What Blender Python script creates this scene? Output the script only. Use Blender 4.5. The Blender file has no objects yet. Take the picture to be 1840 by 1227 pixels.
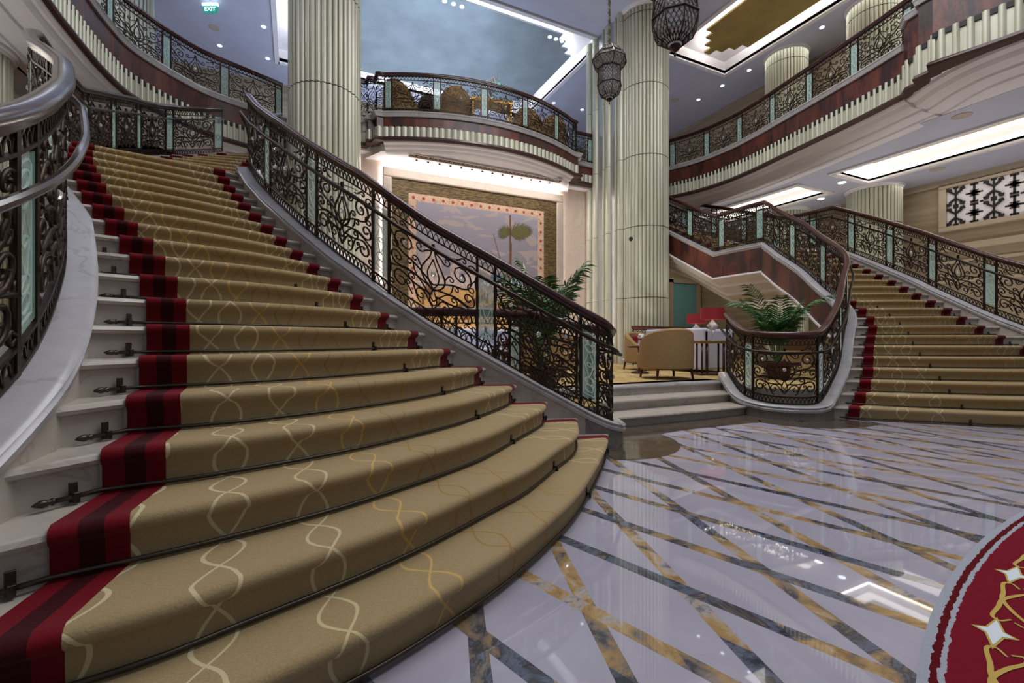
import bpy, math, random
from mathutils import Vector
random.seed(7)
pi = math.pi; sin = math.sin; cos = math.cos
SC = bpy.context.scene; COL = SC.collection
R = 0.16          # stair riser
HC = 1.045        # camera height
LF = 0.39         # lounge floor level
UF = 6.45         # upper floor level
# ---------------------------------------------------------------- materials
MATS = {}
class NT:
    def __init__(s, name):
        s.m = bpy.data.materials.new(name); s.m.use_nodes = True
        s.t = s.m.node_tree; s.b = s.t.nodes['Principled BSDF']
    def n(s, kind, **kw):
        x = s.t.nodes.new(kind)
        for k, v in kw.items(): setattr(x, k, v)
        return x
    def l(s, a, b): s.t.links.new(a, b)
    def put(s, sock, v):
        if hasattr(v, 'is_output') or isinstance(v, bpy.types.NodeSocket): s.l(v, sock)
        else: sock.default_value = v
    def M(s, op, a, b=0.0, c=None):
        x = s.n('ShaderNodeMath', operation=op); s.put(x.inputs[0], a); s.put(x.inputs[1], b)
        if c is not None: s.put(x.inputs[2], c)
        return x.outputs[0]
    def mix(s, f, a, b):
        x = s.n('ShaderNodeMix', data_type='RGBA'); s.put(x.inputs[0], f)
        s.put(x.inputs[6], a if not isinstance(a, tuple) else c4(a)); s.put(x.inputs[7], b if not isinstance(b, tuple) else c4(b))
        return x.outputs[2]
    def noise(s, scale, detail=4, vec=None, dist=0.0, rough=.55):
        x = s.n('ShaderNodeTexNoise'); x.inputs['Scale'].default_value = scale; x.inputs['Detail'].default_value = detail
        x.inputs['Distortion'].default_value = dist; x.inputs['Roughness'].default_value = rough
        if vec is not None: s.l(vec, x.inputs['Vector'])
        return x.outputs[0]
    def pos(s): return s.n('ShaderNodeNewGeometry').outputs['Position']
    def xyz(s, v):
        x = s.n('ShaderNodeSeparateXYZ'); s.l(v, x.inputs[0]); return x.outputs
    def vec(s, a, b, c):
        x = s.n('ShaderNodeCombineXYZ'); s.put(x.inputs[0], a); s.put(x.inputs[1], b); s.put(x.inputs[2], c); return x.outputs[0]
    def ramp(s, f, stops):
        x = s.n('ShaderNodeValToRGB'); e = x.color_ramp.elements
        while len(e) < len(stops): e.new(.5)
        for i, (p, c) in enumerate(stops): e[i].position = p; e[i].color = c4(c)
        s.l(f, x.inputs[0]); return x.outputs[0]
    def uv(s, name):
        x = s.n('ShaderNodeUVMap'); x.uv_map = name; return s.xyz(x.outputs[0])
    def bump(s, h, strength=.3, dist=.01):
        x = s.n('ShaderNodeBump'); x.inputs['Strength'].default_value = strength; x.inputs['Distance'].default_value = dist
        s.l(h, x.inputs['Height']); s.l(x.outputs[0], s.b.inputs['Normal'])
    def set(s, col=None, rough=None, metal=None, **kw):
        if col is not None: s.put(s.b.inputs['Base Color'], c4(col) if isinstance(col, tuple) else col)
        if rough is not None: s.put(s.b.inputs['Roughness'], rough)
        if metal is not None: s.b.inputs['Metallic'].default_value = metal
        for k, v in kw.items(): s.b.inputs[k].default_value = v
        return s
def c4(c): return (c[0], c[1], c[2], 1.0)
def S(r, g, b):   # sRGB bytes to linear
    f = lambda x: (x/255/12.92 if x/255 <= .04045 else ((x/255+.055)/1.055)**2.4)
    return (f(r), f(g), f(b))
def simple(name, col, rough=.5, metal=0.0, var=0.0, scale=8, bump=0, **kw):
    t = NT(name)
    if var:
        n = t.noise(scale, 5, t.pos())
        d = tuple(x*(1-var) for x in col); e = tuple(min(1, x*(1+var)) for x in col)
        t.set(t.ramp(n, [(.3, d), (.7, e)]), rough, metal, **kw)
        if bump: t.bump(n, bump)
    else: t.set(col, rough, metal, **kw)
    MATS[name] = t.m; return t.m
def emit(name, col, strength):
    t = NT(name); t.set(col, .5); t.b.inputs['Emission Color'].default_value = c4(col); t.b.inputs['Emission Strength'].default_value = strength
    MATS[name] = t.m; return t.m
simple('iron', S(54, 43, 35), .42, .8, .25, 30)
simple('iron_light', S(92, 80, 66), .35, .85, .2, 30)
simple('rail_wood', S(64, 30, 25), .2, 0, .3, 12, **{'Coat Weight': .25, 'Coat Roughness': .25})
simple('near_rail_wood', S(58, 44, 38), .25, 0, .2, 12, **{'Coat Weight': .6, 'Coat Roughness': .16})
simple('plaster', S(226, 220, 222), .7, 0, .04, 3)
simple('plaster_warm', S(205, 196, 186), .6, 0, .05, 3)
simple('ceiling_paint', S(186, 186, 204), .6, 0, .05, 2)
simple('gold_leaf', S(158, 134, 74), .45, .25, .18, 1.6)
simple('champagne_leaf', S(168, 180, 186), .35, .3, .14, 1.3)
simple('brown_trim', S(58, 32, 26), .35)
simple('dark', S(20, 17, 16), .6)
simple('brass', S(176, 138, 74), .28, .9)
simple('bronze_rod', S(70, 62, 54), .35, .8, .15, 25)
simple('tan_fabric', S(150, 120, 78), .9, 0, .12, 60, .2)
simple('white_fabric', S(188, 190, 206), .85, 0, .06, 40, .2)
simple('red_fabric', S(120, 18, 28), .85, 0, .15, 60)
simple('mahogany', S(62, 24, 18), .3, 0, .3, 10)
simple('leaf', S(38, 84, 40), .45, 0, .35, 6)
simple('leaf_light', S(84, 122, 56), .5, 0, .3, 6)
simple('stem_green', S(70, 96, 52), .6)
simple('soil', S(40, 30, 24), .9)
simple('crystal', (.95, .97, 1), .05, 0, **{'Transmission Weight': .75, 'IOR': 1.5})
simple('flower_white', S(235, 232, 225), .7)
simple('green_glass', S(158, 196, 184), .1, 0, **{'Alpha': .36})
simple('etched_line', S(222, 238, 232), .5)
simple('teal_glass', S(120, 176, 176), .15, 0, **{'Alpha': .9})
simple('grout_line', S(110, 104, 70), .6)
simple('rug_gold', S(178, 150, 72), .95)
simple('rug_white', S(200, 208, 212), .95)
simple('rope', S(120, 112, 100), .7, 0, .3, 60)
simple('filigree', S(70, 52, 46), .4, .7, .2, 30)
simple('filigree_rim', S(48, 26, 24), .4, .4)
simple('lantern_glass', S(205, 205, 208), .35, 0, .1, 20, 0, **{'Alpha': .45})
emit('led', (.93, .97, 1), 34)
emit('led_soft', (.93, .97, 1), 3.2)
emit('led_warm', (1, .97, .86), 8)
emit('painted_cove_glow', (1, .98, .9), 1.5)  # glow given to the coffer edge itself, not an LED
emit('spot_on', (.85, .92, 1), 5)
emit('exit_green', S(30, 150, 130), .7)
emit('exit_letters', (.9, 1, 1), 2.5)
emit('exit_light', (.7, .9, 1), 6)
t = NT('shade_red'); t.set(S(126, 22, 30), .8); t.b.inputs['Emission Color'].default_value = c4(S(150, 26, 34)); t.b.inputs['Emission Strength'].default_value = .12; MATS['shade_red'] = t.m
emit('shade_glow', (1, .85, .8), 3)

def marble(name, a, b, vein, rough=.28, scale=1.2):
    t = NT(name); p = t.pos()
    n = t.noise(scale, 8, p, 1.2, .6); n2 = t.noise(scale*5, 6, p, .6)
    base = t.mix(n2, a, b)
    v = t.M('ABSOLUTE', t.M('SUBTRACT', n, .5)); v = t.M('LESS_THAN', v, .012)
    col = t.mix(t.M('MULTIPLY', v, .35), base, vein)
    t.set(col, rough); MATS[name] = t.m
marble('stair_marble', S(162, 151, 138), S(190, 182, 172), S(136, 124, 110))
marble('curb_marble', S(152, 149, 150), S(184, 181, 182), S(130, 126, 124), .22)
marble('wall_stone', S(168, 150, 126), S(190, 174, 150), S(178, 156, 128), .4, .8)
marble('frame_stone', S(178, 160, 146), S(196, 180, 166), S(160, 142, 130), .4, 1.5)
marble('pink_stone', S(206, 184, 168), S(222, 204, 190), S(190, 168, 150), .4, .8)
marble('dark_marble', S(62, 52, 46), S(92, 80, 70), S(130, 116, 96), .08, 2)
# travertine bands on side walls
t = NT('travertine'); p = t.xyz(t.pos())
v = t.vec(t.M('MULTIPLY', p[0], .35), t.M('MULTIPLY', p[1], .35), t.M('MULTIPLY', p[2], 5))
n = t.noise(1.3, 7, v, .6)
t.set(t.ramp(n, [(.3, S(140, 121, 97)), (.55, S(164, 146, 120)), (.75, S(180, 164, 140))]), .35); MATS['travertine'] = t.m
# polished floor with crossing strips
t = NT('floor_marble'); P = t.pos(); p = t.xyz(P)
base = t.mix(t.noise(2.2, 8, P, .8), S(148, 143, 157), S(176, 172, 184))
fl = t.M('LESS_THAN', t.noise(9, 9, P, 2.0, .7), .33); base = t.mix(t.M('MULTIPLY', fl, .35), base, S(140, 120, 116))
def strip(sx, off, sp):
    n = t.M('ADD', t.M('MULTIPLY', p[0], .953), t.M('MULTIPLY', p[1], .3024*sx))
    q = t.M('DIVIDE', t.M('SUBTRACT', n, off), sp); q = t.M('ADD', q, .5)
    cell = t.M('FLOOR', q); d = t.M('MULTIPLY', t.M('ABSOLUTE', t.M('SUBTRACT', t.M('SUBTRACT', q, cell), .5)), sp)
    return t.M('LESS_THAN', d, .034), cell
m1, c1 = strip(1, 1.43, .41); m2, c2 = strip(-1, .10, .44)
w = t.n('ShaderNodeTexWhiteNoise', noise_dimensions='3D'); t.l(t.vec(c1, c2, 1.0), w.inputs[0])
w2 = t.n('ShaderNodeTexWhiteNoise', noise_dimensions='3D'); t.l(t.vec(c2, c1, m1), w2.inputs[0])
vn = t.noise(3.0, 9, P, 1.5, .66)
k = t.M('ADD', t.M('MULTIPLY', vn, 1.3), t.M('MULTIPLY', t.M('SUBTRACT', w2.outputs[0], .5), .42))
sc = t.ramp(k, [(.36, S(52, 54, 60)), (.48, S(98, 104, 118)), (.55, S(64, 62, 64)), (.62, S(112, 104, 98)), (.70, S(148, 120, 80)), (.78, S(168, 138, 94)), (.85, S(168, 158, 150)), (.93, S(104, 106, 116))])
sel = t.M('MAXIMUM', m1, m2)
t.set(t.mix(sel, base, sc), .025, **{'Specular IOR Level': .8}); MATS['floor_marble'] = t.m
# lounge carpet
t = NT('lounge_carpet'); P = t.pos()
n = t.noise(7, 5, P, 1.0); t.set(t.ramp(n, [(.35, S(140, 112, 62)), (.5, S(176, 148, 92)), (.62, S(190, 168, 118))]), .95); t.bump(t.noise(90, 3, P), .3, .004); MATS['lounge_carpet'] = t.m
# burl wood
t = NT('burl'); p = t.xyz(t.pos())
v = t.vec(t.M('MULTIPLY', p[0], 1.0), t.M('MULTIPLY', p[1], 1.0), t.M('MULTIPLY', p[2], .25))
n = t.noise(3.2, 8, v, .9, .65); f = t.noise(26, 6, t.pos(), 1.2)
k = t.M('ADD', t.M('MULTIPLY', n, .8), t.M('MULTIPLY', f, .25))
t.set(t.ramp(k, [(.40, S(26, 14, 12)), (.48, S(54, 25, 18)), (.58, S(92, 42, 28)), (.72, S(116, 60, 38))]), .42, **{'Coat Weight': .12, 'Coat Roughness': .2}); MATS['burl'] = t.m
# column cream with edge gilding
t = NT('column_cream'); P = t.xyz(t.pos())
n = t.noise(1.5, 5, t.vec(t.M('MULTIPLY', P[0], 4), t.M('MULTIPLY', P[1], 4), t.M('MULTIPLY', P[2], .4)))
t.set(t.ramp(n, [(.3, S(172, 171, 148)), (.7, S(206, 204, 184))]), .3); t.set(metal=.12); MATS['column_cream'] = t.m
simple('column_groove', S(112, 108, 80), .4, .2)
simple('silver_panel', S(176, 178, 178), .25, .55, .1, 1.5)
# mosaic and art
t = NT('mosaic'); p = t.xyz(t.pos())
b = t.n('ShaderNodeTexBrick'); t.l(t.vec(p[0], p[2], 0.0), b.inputs[0])
b.inputs['Scale'].default_value = 1; b.inputs['Brick Width'].default_value = .09; b.inputs['Row Height'].default_value = .022; b.inputs['Mortar Size'].default_value = .002
b.inputs['Color1'].default_value = c4(S(132, 108, 62)); b.inputs['Color2'].default_value = c4(S(70, 52, 30)); b.inputs['Mortar'].default_value = c4(S(30, 22, 14))
t.set(b.outputs[0], .35, .3); t.bump(b.outputs[1], .3); MATS['mosaic'] = t.m
t = NT('tapestry_border'); p = t.xyz(t.pos()); P = t.pos()
n = t.noise(9, 5, P, 2.0); t.set(t.ramp(n, [(.42, S(178, 140, 120)), (.5, S(206, 178, 152)), (.6, S(190, 152, 122))]), .9); MATS['tapestry_border'] = t.m
t = NT('art_sky'); p = t.xyz(t.pos())
n = t.noise(1.3, 7, t.vec(p[0], 0.0, t.M('MULTIPLY', p[2], 2.6)), .8)
zz = t.M('DIVIDE', t.M('SUBTRACT', p[2], 2.6), 2.2)
sky = t.mix(t.M('MINIMUM', t.M('MAXIMUM', zz, 0.0), 1.0), S(124, 114, 118), S(148, 142, 152))
t.set(t.mix(t.M('MULTIPLY', t.M('GREATER_THAN', n, .55), .6), sky, S(176, 156, 144)), .9); MATS['art_sky'] = t.m
simple('art_sea', S(66, 84, 106), .9, 0, .2, 9)
simple('art_sand', S(172, 132, 80), .9, 0, .25, 7)
simple('art_brown', S(104, 70, 44), .9, 0, .25, 9)
simple('art_olive', S(96, 90, 50), .9, 0, .25, 20)
simple('art_town', S(170, 150, 140), .9, 0, .3, 12)
simple('art_sail', S(214, 210, 204), .9)
simple('art_red', S(150, 62, 50), .9)
# stair carpet
t = NT('stair_carpet'); u = t.uv('tv'); e = t.uv('edge'); P = t.pos()
N = 11.0
q = t.M('MULTIPLY', u[0], N); cell = t.M('FLOOR', q); fr = t.M('SUBTRACT', t.M('SUBTRACT', q, cell), .5)
W = t.M('ADD', e[0], e[1]); xm = t.M('MULTIPLY', fr, t.M('DIVIDE', W, N))
wob = t.M('MULTIPLY', t.M('SUBTRACT', t.noise(3.0, 2, P), .5), .03)
ph = t.M('ADD', t.M('MULTIPLY', u[1], pi/.225), t.M('MULTIPLY', cell, 1.7))
sn = t.M('MULTIPLY', t.M('SINE', ph), t.M('MINIMUM', t.M('MULTIPLY', t.M('DIVIDE', W, N), .38), .06))
xm = t.M('ADD', xm, wob)
d = t.M('MINIMUM', t.M('ABSOLUTE', t.M('SUBTRACT', xm, sn)), t.M('ABSOLUTE', t.M('ADD', xm, sn)))
line = t.M('LESS_THAN', d, .0062)
ct = t.M('ADD', cell, .5)
lc = t.ramp(t.M('DIVIDE', ct, N), [(0, S(212, 200, 160)), (.26, S(206, 190, 146)), (.33, S(204, 160, 76)), (.45, S(100, 64, 32)), (.55, S(190, 146, 70)), (.64, S(100, 64, 34)), (.74, S(206, 190, 146)), (1, S(214, 204, 166))])
fib = t.noise(140, 3, P); wear = t.noise(2.2, 4, P)
gold = t.mix(fib, S(130, 109, 74), S(172, 150, 110)); gold = t.mix(t.M('MULTIPLY', wear, .5), gold, S(158, 138, 102))
gold = t.mix(t.M('MULTIPLY', line, .72), gold, lc)
dk = t.M('MULTIPLY', t.M('GREATER_THAN', e[0], .065), t.M('LESS_THAN', e[0], .125))
red = t.mix(fib, S(88, 8, 16), S(114, 12, 25)); red = t.mix(dk, red, S(54, 8, 12))
isred = t.M('MAXIMUM', t.M('LESS_THAN', e[0], .185), t.M('LESS_THAN', e[1], .125))
t.set(t.mix(isred, gold, red), 1.0, **{'Sheen Weight': .08, 'Specular IOR Level': .15}); t.bump(fib, .35, .006); MATS['stair_carpet'] = t.m
# round rug
t = NT('rug'); P = t.pos(); p = t.xyz(P)
def rr(a, b):
    x = t.M('DIVIDE', t.M('SUBTRACT', p[0], 4.65), a); y = t.M('DIVIDE', t.M('SUBTRACT', p[1], -.42), b)
    return t.M('SQRT', t.M('ADD', t.M('MULTIPLY', x, x), t.M('MULTIPLY', y, y)))
wv = t.M('MULTIPLY', t.M('SUBTRACT', t.noise(26, 2, P), .5), .012)
r1 = t.M('GREATER_THAN', t.M('ADD', rr(4.165, 1.57), wv), 1); r2 = t.M('GREATER_THAN', t.M('ADD', rr(4.143, 1.548), wv), 1); r3 = t.M('GREATER_THAN', t.M('ADD', rr(4.127, 1.532), wv), 1)
fib = t.noise(120, 3, P)
red = t.mix(fib, S(96, 10, 26), S(120, 16, 36)); drk = t.mix(fib, S(74, 5, 12), S(92, 8, 18)); gry = t.mix(fib, S(140, 144, 152), S(160, 164, 172))
c = t.mix(r3, red, gry); c = t.mix(r2, c, drk); c = t.mix(r1, c, gry)
t.set(c, 1.0, **{'Specular IOR Level': .15}); t.bump(fib, .4, .006); MATS['rug'] = t.m

# ---------------------------------------------------------------- mesh builder
class MB:
    def __init__(s, xf=None):
        s.v = []; s.f = []; s.mi = []; s.cur = 0; s.xf = xf; s.uvs = None
    def V(s, x, y, z): s.v.append((x, y, z)); return len(s.v)-1
    def F(s, *idx): s.f.append(idx); s.mi.append(s.cur)
    def box(s, x0, x1, y0, y1, z0, z1):
        i = len(s.v)
        for z in (z0, z1):
            for x, y in ((x0, y0), (x1, y0), (x1, y1), (x0, y1)): s.V(x, y, z)
        for f in ((3, 2, 1, 0), (4, 5, 6, 7), (0, 1, 5, 4), (1, 2, 6, 5), (2, 3, 7, 6), (3, 0, 4, 7)): s.F(*[i+k for k in f])
        return s
    def obox(s, c, d, l, w, z0, z1):   # oriented box, centre, direction, length, width
        d = Vector((d[0], d[1])).normalized(); n = Vector((-d.y, d.x)); i = len(s.v)
        for z in (z0, z1):
            for a, b in ((-1, -1), (1, -1), (1, 1), (-1, 1)):
                s.V(c[0]+d.x*a*l/2+n.x*b*w/2, c[1]+d.y*a*l/2+n.y*b*w/2, z)
        for f in ((3, 2, 1, 0), (4, 5, 6, 7), (0, 1, 5, 4), (1, 2, 6, 5), (2, 3, 7, 6), (3, 0, 4, 7)): s.F(*[i+k for k in f])
        return s
    def tube(s, pts, r, n=6, ref=None, flat=1.0, cap=True):
        P = [Vector(p) for p in pts]; m = len(P); base = len(s.v); N1 = None
        for i in range(m):
            T = (P[min(i+1, m-1)]-P[max(i-1, 0)])
            if T.length < 1e-9: T = Vector((0, 0, 1))
            T.normalize()
            if ref is not None:
                a = Vector(ref[i] if isinstance(ref, list) else ref)
            else:
                a = N1 if N1 is not None else (Vector((0, 0, 1)) if abs(T.z) < .9 else Vector((1, 0, 0)))
            a = a-T*a.dot(T)
            if a.length < 1e-6: a = T.orthogonal()
            a.normalize(); N1 = a; b = T.cross(a)
            ri = r[i] if isinstance(r, (list, tuple)) else r
            for k in range(n):
                w = 2*pi*(k+.5)/n; s.V(*(P[i]+a*cos(w)*ri*flat+b*sin(w)*ri))
        for i in range(m-1):
            for k in range(n):
                k2 = (k+1) % n; s.F(base+i*n+k, base+i*n+k2, base+(i+1)*n+k2, base+(i+1)*n+k)
        if cap:
            s.F(*[base+k for k in range(n)][::-1]); s.F(*[base+(m-1)*n+k for k in range(n)])
        return s
    def lathe(s, c, prof, n=24, a0=0.0):   # prof (r,z) bottom to top
        base = len(s.v)
        for r, z in prof:
            for k in range(n): s.V(c[0]+cos(a0+2*pi*k/n)*r, c[1]+sin(a0+2*pi*k/n)*r, c[2]+z)
        for i in range(len(prof)-1):
            for k in range(n):
                k2 = (k+1) % n; s.F(base+i*n+k, base+i*n+k2, base+(i+1)*n+k2, base+(i+1)*n+k)
        s.F(*[base+k for k in range(n)][::-1]); s.F(*[base+(len(prof)-1)*n+k for k in range(n)])
        return s
    def sweep(s, path, prof, closed=True, zmin=None):   # prof (n,z)
        base = len(s.v); m = len(prof)
        for i, p in enumerate(path):
            nx, ny = nrm(path, i)
            for a, z in prof:
                zz = p[2]+z
                if zmin is not None: zz = max(zz, zmin)
                s.V(p[0]+nx*a, p[1]+ny*a, zz)
        q = m if closed else m-1
        for i in range(len(path)-1):
            for k in range(q):
                k2 = (k+1) % m; s.F(base+i*m+k, base+(i+1)*m+k, base+(i+1)*m+k2, base+i*m+k2)
        if closed:
            s.F(*[base+k for k in range(m)]); s.F(*[base+(len(path)-1)*m+k for k in range(m)][::-1])
        return s
    def poly(s, pts, z0, z1):   # prism of an outline (x,y)
        n = len(pts); b = len(s.v)
        for z in (z0, z1):
            for p in pts: s.V(p[0], p[1], z)
        s.F(*[b+k for k in range(n)][::-1]); s.F(*[b+n+k for k in range(n)])
        for k in range(n):
            k2 = (k+1) % n; s.F(b+k, b+k2, b+n+k2, b+n+k)
        return s
    def ball(s, c, r, n=8, m=6, sz=1.0):
        return s.lathe(c, [(max(r*sin(pi*i/m), 1e-4), -r*cos(pi*i/m)*sz) for i in range(m+1)], n)
    def build(s, name, mats, parent=None, smooth=False, bevel=0):
        me = bpy.data.meshes.new(name); v = s.v; f = s.f
        if s.xf: v = [s.xf(*p) for p in v]; f = [tuple(reversed(q)) for q in f]
        me.from_pydata(v, [], f)
        for m in (mats if isinstance(mats, (list, tuple)) else [mats]): me.materials.append(MATS[m])
        me.polygons.foreach_set('material_index', s.mi)
        if smooth: me.polygons.foreach_set('use_smooth', [True]*len(f))
        o = bpy.data.objects.new(name, me); COL.objects.link(o)
        if smooth == 1 and smooth is not False:
            try: me.set_sharp_from_angle(angle=math.radians(38))
            except Exception: pass
        if bevel:
            b = o.modifiers.new('bevel', 'BEVEL'); b.width = bevel; b.segments = 3; b.limit_method = 'ANGLE'
        if parent is not None:
            o.parent = parent
        return o
def nrm(path, i):
    a = path[max(i-1, 0)]; b = path[min(i+1, len(path)-1)]
    dx, dy = b[0]-a[0], b[1]-a[1]; l = math.hypot(dx, dy) or 1
    nx, ny = -dy/l, dx/l
    if 0 < i < len(path)-1:     # mitre
        c = path[i]; d1 = (c[0]-a[0], c[1]-a[1]); l1 = math.hypot(*d1) or 1
        k = (-d1[1]/l1)*nx+(d1[0]/l1)*ny
        if k > .3: nx /= k; ny /= k
    return nx, ny
def thing(name, label, cat, group=None, loc=(0, 0, 0)):
    o = bpy.data.objects.new(name, None); COL.objects.link(o); o.empty_display_size = .1
    o.location = loc; o['label'] = label; o['category'] = cat
    if group: o['group'] = group
    return o
def tag(o, label, cat, group=None):
    o['label'] = label; o['category'] = cat
    if group: o['group'] = group
    return o
def struct(o, label=None):
    o['kind'] = 'structure'
    if label: o['label'] = label
    return o
def cat(ctrl, n=8):     # Catmull-Rom through 2D/3D points
    P = [Vector(c) for c in ctrl]; out = []
    for i in range(len(P)-1):
        p1, p2 = P[i], P[i+1]; p0 = P[i-1] if i else p1*2-p2; p3 = P[i+2] if i+2 < len(P) else p2*2-p1
        for k in range(n):
            t = k/n
            out.append(.5*((2*p1)+(p2-p0)*t+(2*p0-5*p1+4*p2-p3)*t*t+(3*p1-p0-3*p2+p3)*t**3))
    out.append(P[-1]); return out
def resample(pts, n):
    P = [Vector(p) for p in pts]; L = [0]
    for a, b in zip(P, P[1:]): L.append(L[-1]+(b-a).length)
    out = []; j = 0
    for k in range(n):
        d = L[-1]*k/(n-1)
        while j < len(L)-2 and L[j+1] < d: j += 1
        t = (d-L[j])/max(L[j+1]-L[j], 1e-9); out.append(P[j].lerp(P[j+1], min(max(t, 0), 1)))
    return out
class Path:
    def __init__(s, pts):
        s.p = [Vector(q) for q in pts]; s.L = [0]
        for a, b in zip(s.p, s.p[1:]): s.L.append(s.L[-1]+math.hypot(b.x-a.x, b.y-a.y))
        s.len = s.L[-1]
    def at(s, d):
        d = min(max(d, 0), s.len); lo, hi = 0, len(s.L)-1
        while hi-lo > 1:
            m = (lo+hi)//2
            if s.L[m] <= d: lo = m
            else: hi = m
        t = (d-s.L[lo])/max(s.L[hi]-s.L[lo], 1e-9); p = s.p[lo].lerp(s.p[hi], t)
        a = s.p[lo]; b = s.p[hi]; l = math.hypot(b.x-a.x, b.y-a.y) or 1
        return p, Vector((-(b.y-a.y)/l, (b.x-a.x)/l, 0))
    def sub(s, a, b, step=.06):
        n = max(2, int((b-a)/step)+1); return [s.at(a+(b-a)*i/(n-1))[0] for i in range(n)]

def rebase(root, x, y, z):
    root.location = (x, y, z)
    for c in root.children: c.location = (c.location.x-x, c.location.y-y, c.location.z-z)
    return root
# ---------------------------------------------------------------- ironwork
def spiral(c, r0, a0, turns, d, r1=.18, n=18):
    out = []
    for i in range(n+1):
        t = i/n; r = r0*((1-t)+t*r1); a = a0+d*2*pi*turns*t
        out.append((c[0]+r*cos(a), c[1]+r*sin(a)))
    return out
def scroll(p0, t0, c, r, d, turns=1.15, a=None, k=1.0):
    # stroke leaving p0 along t0 and winding into a spiral about c
    if a is None: a = math.atan2(p0[1]-c[1], p0[0]-c[0])+d*.9
    e = (c[0]+r*cos(a), c[1]+r*sin(a)); te = (-d*sin(a), d*cos(a))
    L = math.hypot(e[0]-p0[0], e[1]-p0[1])*k; out = []
    for i in range(8):
        t = i/8; h0 = 2*t**3-3*t*t+1; h1 = t**3-2*t*t+t; h2 = -2*t**3+3*t*t; h3 = t**3-t*t
        out.append((h0*p0[0]+h1*t0[0]*L+h2*e[0]+h3*te[0]*L, h0*p0[1]+h1*t0[1]*L+h2*e[1]+h3*te[1]*L))
    return out+spiral(c, r, a, turns, d, n=14)
def motif():
    H = []
    H.append(cat([(0, .06), (.035, .10), (.02, .17), (0, .22)], 4))
    H.append(scroll((0, .03), (.5, .9), (.12, .10), .062, -1, 1.2))
    H.append(scroll((.02, .16), (.9, .1), (.31, .12), .085, -1, 1.25))
    H.append(scroll((.01, .22), (1, .25), (.345, .31), .075, 1, 1.3))
    H.append(scroll((.0, .26), (.9, .5), (.275, .49), .115, 1, 1.5))
    H.append(cat([(0, .2), (.085, .27), (.115, .35), (.075, .44), (.03, .52), (0, .645)], 5))
    H.append(cat([(0, .22), (.045, .29), (.055, .36), (.03, .43), (0, .50)], 5))
    H.append(scroll((.0, .60), (.5, -.9), (.13, .55), .045, 1, 1.1))
    H.append(scroll((.11, .36), (.5, .8), (.175, .40), .035, -1, 1.0))
    H.append(scroll((.42, .44), (-.2, 1), (.375, .60), .055, 1, 1.2))
    H.append(scroll((.42, .24), (-.2, -1), (.40, .055), .04, -1, 1.1))
    H.append(scroll((.12, .02), (.9, .4), (.20, .215), .04, 1, 1.1))
    H.append(scroll((.16, .27), (.8, .4), (.225, .335), .035, -1, 1.0))
    H.append(scroll((.19, .62), (.9, -.2), (.30, .645), .03, -1, .9))
    H.append(scroll((.42, .52), (-.5, .3), (.375, .42), .045, 1, 1.1))
    H.append(cat([(.0, .10), (.06, .17), (.16, .25), (.30, .235), (.42, .19)], 4))
    H.append(scroll((.20, .05), (.7, .7), (.235, .135), .03, 1, .9))
    return H
MOTIF = motif()
def on_path(P, s0, s1, zb, zt):
    # returns f(a in 0..1, b in 0..1, n) -> world point
    def f(a, b, n=0.0):
        p, nn = P.at(s0+(s1-s0)*a); return (p.x+nn.x*n, p.y+nn.y*n, p.z+zb+(zt-zb)*b), nn
    return f
def glass_motif(m, f, r):
    K = [[(0, .5-.2), (.34, .5), (0, .5+.2), (-.34, .5), (0, .3)], [(-.4, .04), (.4, .04), (.4, .93), (.2, .97), (-.2, .97), (-.4, .93), (-.4, .04)]]
    for cy in (.14, .25, .75, .86):
        K.append([(.3*cos(2*pi*i/12), cy+.055*sin(2*pi*i/12)) for i in range(13)])
    K.append([(.18*cos(2*pi*i/10), .5+.03*sin(2*pi*i/10)) for i in range(11)])
    for k in K:
        pts = []; ref = []
        for x, y in k:
            p, nn = f(.5+x, y, .005); pts.append(p); ref.append(nn)
        m.tube(pts, r, 4, ref)
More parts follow.
